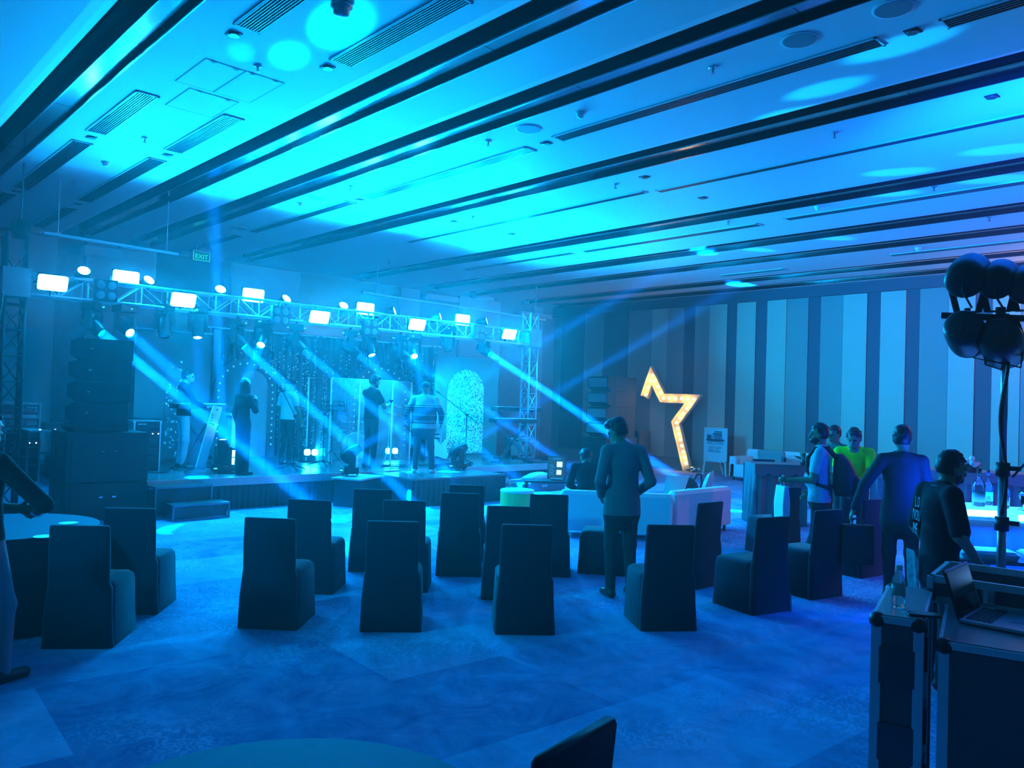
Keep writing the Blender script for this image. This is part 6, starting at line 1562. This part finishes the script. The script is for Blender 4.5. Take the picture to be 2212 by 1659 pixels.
# --- in the hall
SUIT = cloth('grey_suit', (.17, .18, .20)); SUITD = cloth('dark_suit', (.035, .036, .05))
q6 = onz(1338, 1288)
person('person in grey suit seen from behind, head bowed, in front of the sofa', (q6.x, q6.y), 30, {'hd': (-.035, .075, 1.60), 'nek': (0, .005, 1.465), 'elL': (-.25, -.05, 1.13), 'wrL': (-.16, .16, .96), 'elR': (.27, -.06, 1.13), 'wrR': (.17, .17, .96)}, SUIT, CHAR, H=1.77, sleeve=.99, head=(42, -24), hair='quiff', jacket=.80, wide=1.02)
SOFA_A = Vector((SA.x, SA.y, 0)).lerp(Vector((SB.x, SB.y, 0)), .17); sdir = (Vector((SB.x, SB.y, 0)) - Vector((SA.x, SA.y, 0))).normalized(); snrm = Vector((-sdir.y, sdir.x, 0))
pz = SOFA_A + snrm * .50 + sdir * .12
seat = {'pel': (0, 0, .50), 'wai': (0, .04, .63), 'che': (0, .14, .83), 'nek': (0, .23, .98), 'hd': (0, .31, 1.10), 'hiL': (-.10, .02, .50), 'hiR': (.10, .02, .50), 'knL': (-.14, .44, .50), 'knR': (.14, .44, .50), 'anL': (-.14, .42, .09), 'anR': (.14, .42, .09), 'shL': (-.18, .19, .95), 'shR': (.18, .19, .95), 'elL': (-.24, .28, .68), 'wrL': (-.12, .45, .60), 'elR': (.24, .28, .68), 'wrR': (.12, .45, .60)}
person('person in dark top seated on the long sofa, leaning forward', (pz.x, pz.y), 40, seat, BLACKC, CHAR, H=1.72, sleeve=.97, head=(25, -35), hair='short')
q8 = onz(1766, 1236)
CHECK = cloth('pale_checked_shirt', (.38, .42, .5), noise=.35, nscale=45)
def pack(f, D, S_): pass
az8 = -22
person('person in pale checked shirt carrying a backpack beside the draped table', (q8.x, q8.y), az8, {'elL': (-.23, .06, 1.10), 'wrL': (-.2, .33, 1.08), 'elR': (.23, -.05, 1.13), 'wrR': (.22, .12, .93), 'anR': (.1, -.22, .10), 'anL': (-.1, .16, .085)}, CHECK, CHAR, H=1.74, sleeve=.5, head=(6, -4), hair='short', beard=True, grip=(True, False), belly=1.05, jacket=.84)
def loc8(x, y, z): c, s = math.cos(-math.radians(az8)), math.sin(-math.radians(az8)); return (q8.x + c * x - s * y, q8.y + s * x + c * y, z)
t = thing('backpack', 'large black backpack on the back of the checked-shirt person', 'backpack', loc8(0, -.25, 0), -math.radians(az8))
m_pack = mat('backpack_nylon', (.012, .012, .016), .6)
m_ = MB(); loft(m_, [(0, 0, .92, .26, .16, .06), (0, -.02, 1.0, .32, .24, .08), (0, -.02, 1.18, .33, .25, .09), (0, .01, 1.32, .29, .18, .08), (0, .04, 1.40, .18, .08, .04)]); m_.build('body', m_pack, t, smooth=True)
m_ = MB(); loft(m_, [(0, -.15, .95, .24, .06, .03), (0, -.16, 1.1, .25, .08, .035), (0, -.14, 1.16, .2, .04, .02)]); m_.build('front_pocket', m_pack, t, smooth=True)
for s in (-1, 1):
    f = MB(); f.tube([(s * .10, .08, 1.36), (s * .11, .17, 1.47), (s * .115, .30, 1.46), (s * .125, .385, 1.34), (s * .135, .38, 1.18), (s * .16, .26, 1.04), (s * .15, .1, 1.0)], .022, 8); f.build('strap', m_pack, t, smooth=True)
t = thing('carrier_bag', 'white paper carrier bag held by the checked-shirt person', 'bag', loc8(-.17, .40, 0), -math.radians(az8) + .5)
m_ = MB(); loft(m_, [(0, 0, .60, .27, .08, .012), (0, 0, .80, .28, .09, .012), (0, 0, 1.0, .26, .05, .012)]); m_.build('body', m_white, t)
f = MB(); f.tube([(-.06, 0, 1.0), (-.03, 0, 1.06), (.03, 0, 1.06), (.06, 0, 1.0)], .006); f.build('handle', m_white, t)
q9 = onz(1842, 1209)
GREEN = cloth('lime_polo', (.50, .80, .02))
person('person in lime green polo shirt bending to work beside the striped wall', (q9.x, q9.y), 250, {'pel': (0, -.06, .95), 'wai': (0, 0, 1.08), 'che': (0, .08, 1.26), 'nek': (0, .15, 1.41), 'hd': (0, .22, 1.55), 'shL': (-.18, .13, 1.37), 'shR': (.18, .13, 1.37), 'elL': (-.2, .26, 1.12), 'wrL': (-.12, .36, .93), 'elR': (.2, .26, 1.12), 'wrR': (.10, .38, .92)}, GREEN, CHAR, H=1.76, sleeve=.5, head=(-12, -22), hair='short')
qb = onz(1806, 1212)
person('person in dark green top half hidden behind the backpack wearer', (onz(1799, 1172).x, onz(1799, 1172).y), -70, {'elL': (-.23, .06, 1.10), 'wrL': (-.1, .3, 1.05)}, cloth('dark_green_top', (.05, .09, .06)), CHAR, H=1.68, sleeve=.6, head=(0, -10), hair='short', vox=.015)
q10 = onz(1942, 1303)
person('person in dark suit walking away beside the bar, arm swung out', (q10.x, q10.y), 66, {'elL': (-.34, -.03, 1.15), 'wrL': (-.43, .02, .90), 'elR': (.24, .0, 1.13), 'wrR': (.24, .10, .9), 'anL': (-.09, .14, .085), 'anR': (.1, -.12, .10)}, SUITD, CHAR, H=1.76, sleeve=.99, head=(-10, 0), hair='quiff', jacket=.80, wide=1.04)
def loc10(x, y, z): c, s = math.cos(-math.radians(66)), math.sin(-math.radians(66)); return (q10.x + c * x - s * y, q10.y + s * x + c * y, z)
t = thing('carry_case', 'black carry case hanging from the hand of the dark-suited person', 'bag', loc10(-.40, .06, .34), -math.radians(66) + .4)
m_ = MB(); loft(m_, [(0, 0, 0, .34, .13, .03), (0, 0, .40, .32, .12, .03)]); m_.build('body', m_pack, t)
f = MB(); f.tube([(-.06, 0, .40), (-.04, 0, .46), (.04, 0, .46), (.06, 0, .40)], .012); f.build('handle', m_blk, t)
q11 = onz(2022, 1480)
BLT = cloth('black_print_tee', (.014, .014, .02))
az11 = 128
person('bearded person in black printed tee standing at the control corner', (q11.x, q11.y), az11, {'nek': (0, .03, 1.46), 'hd': (0, .085, 1.60), 'elL': (-.25, -.02, 1.13), 'wrL': (-.24, .14, .92), 'elR': (.25, .0, 1.13), 'wrR': (.22, .17, .93)}, BLT, CHAR, H=1.66, sleeve=.6, head=(-6, -12), hair='short', beard=True, belly=1.05, wide=.94, loose=.4, jacket=.80)
def loc11(x, y, z): c, s = math.cos(-math.radians(az11)), math.sin(-math.radians(az11)); return (q11.x + c * x - s * y, q11.y + s * x + c * y, z)
PR = bpy.data.objects[[o.name for o in bpy.data.objects if o.name.startswith('person')][-1]]
PR = [o for o in bpy.data.objects if o.get('label', '').startswith('bearded person')][0]
m_tp = mat('tee_print', (.35, .45, .5), .7)
for i, (tx, sz) in enumerate((('L.O', .11), ("I'VOU", .11), ('IME', .11))):
    me = text_mesh(tx, sz, font_shear=.2); me.materials.append(m_tp); bm = bmesh.new(); bm.from_mesh(me); bm.to_mesh(me); bm.free()
    inst('lettering', me, PR, (-.06 - .012 * i, -.128, 1.27 - i * .095), (math.radians(90), 0, math.radians(-12)), (.5, 1, 1))
f = MB()
rr = random.Random(5)
m_ = MB(); m_.prism([(x, -.150 if z > .9 else -.13, z) for x, z in ((-.15, .93), (-.06, .93), (-.03, .86), (-.03, .52), (-.13, .52), (-.16, .7))], (0, .006, 0)); m_.build('back_print', cloth('print_patch', (.22, .32, .36), noise=.9, nscale=22), PR)
MB().tube([(-.06, -.03, 1.395), (-.075, .03, 1.375), (-.03, .10, 1.33), (.03, .10, 1.33), (.075, .03, 1.375), (.06, -.03, 1.395), (0, -.065, 1.40), (-.06, -.03, 1.395)], .004, 6).build('necklace', m_chrome, PR)
q12 = onz(-62, 1480)
az12 = 62
person('person cut by the picture edge, bent arm with a bright wristwatch', (q12.x, q12.y), az12, {'elR': (.36, .16, 1.15), 'wrR': (.10, .32, 1.06), 'elL': (-.25, .10, 1.12), 'wrL': (-.05, .30, 1.08), 'anR': (.13, .10, .085), 'knR': (.13, .10, .5)}, BLACKC, cloth('grey_jeans', (.24, .26, .30), noise=.2, nscale=9), H=1.74, sleeve=.75, head=(0, -10), hair='short', grip=(True, True))
PW = [o for o in bpy.data.objects if o.get('label', '').startswith('person cut by')][0]
w0 = Vector((.10, .32, 1.06)).lerp(Vector((.36, .16, 1.15)), .2) * (1.74 / 1.75); wdv = (Vector((.36, .16, 1.15)) - Vector((.10, .32, 1.06))).normalized()
MB().lathe([(.038, -.014), (.040, -.01), (.040, .01), (.038, .014)], w0, 16, wdv).build('wristwatch', m_chrome, PW, smooth=True)
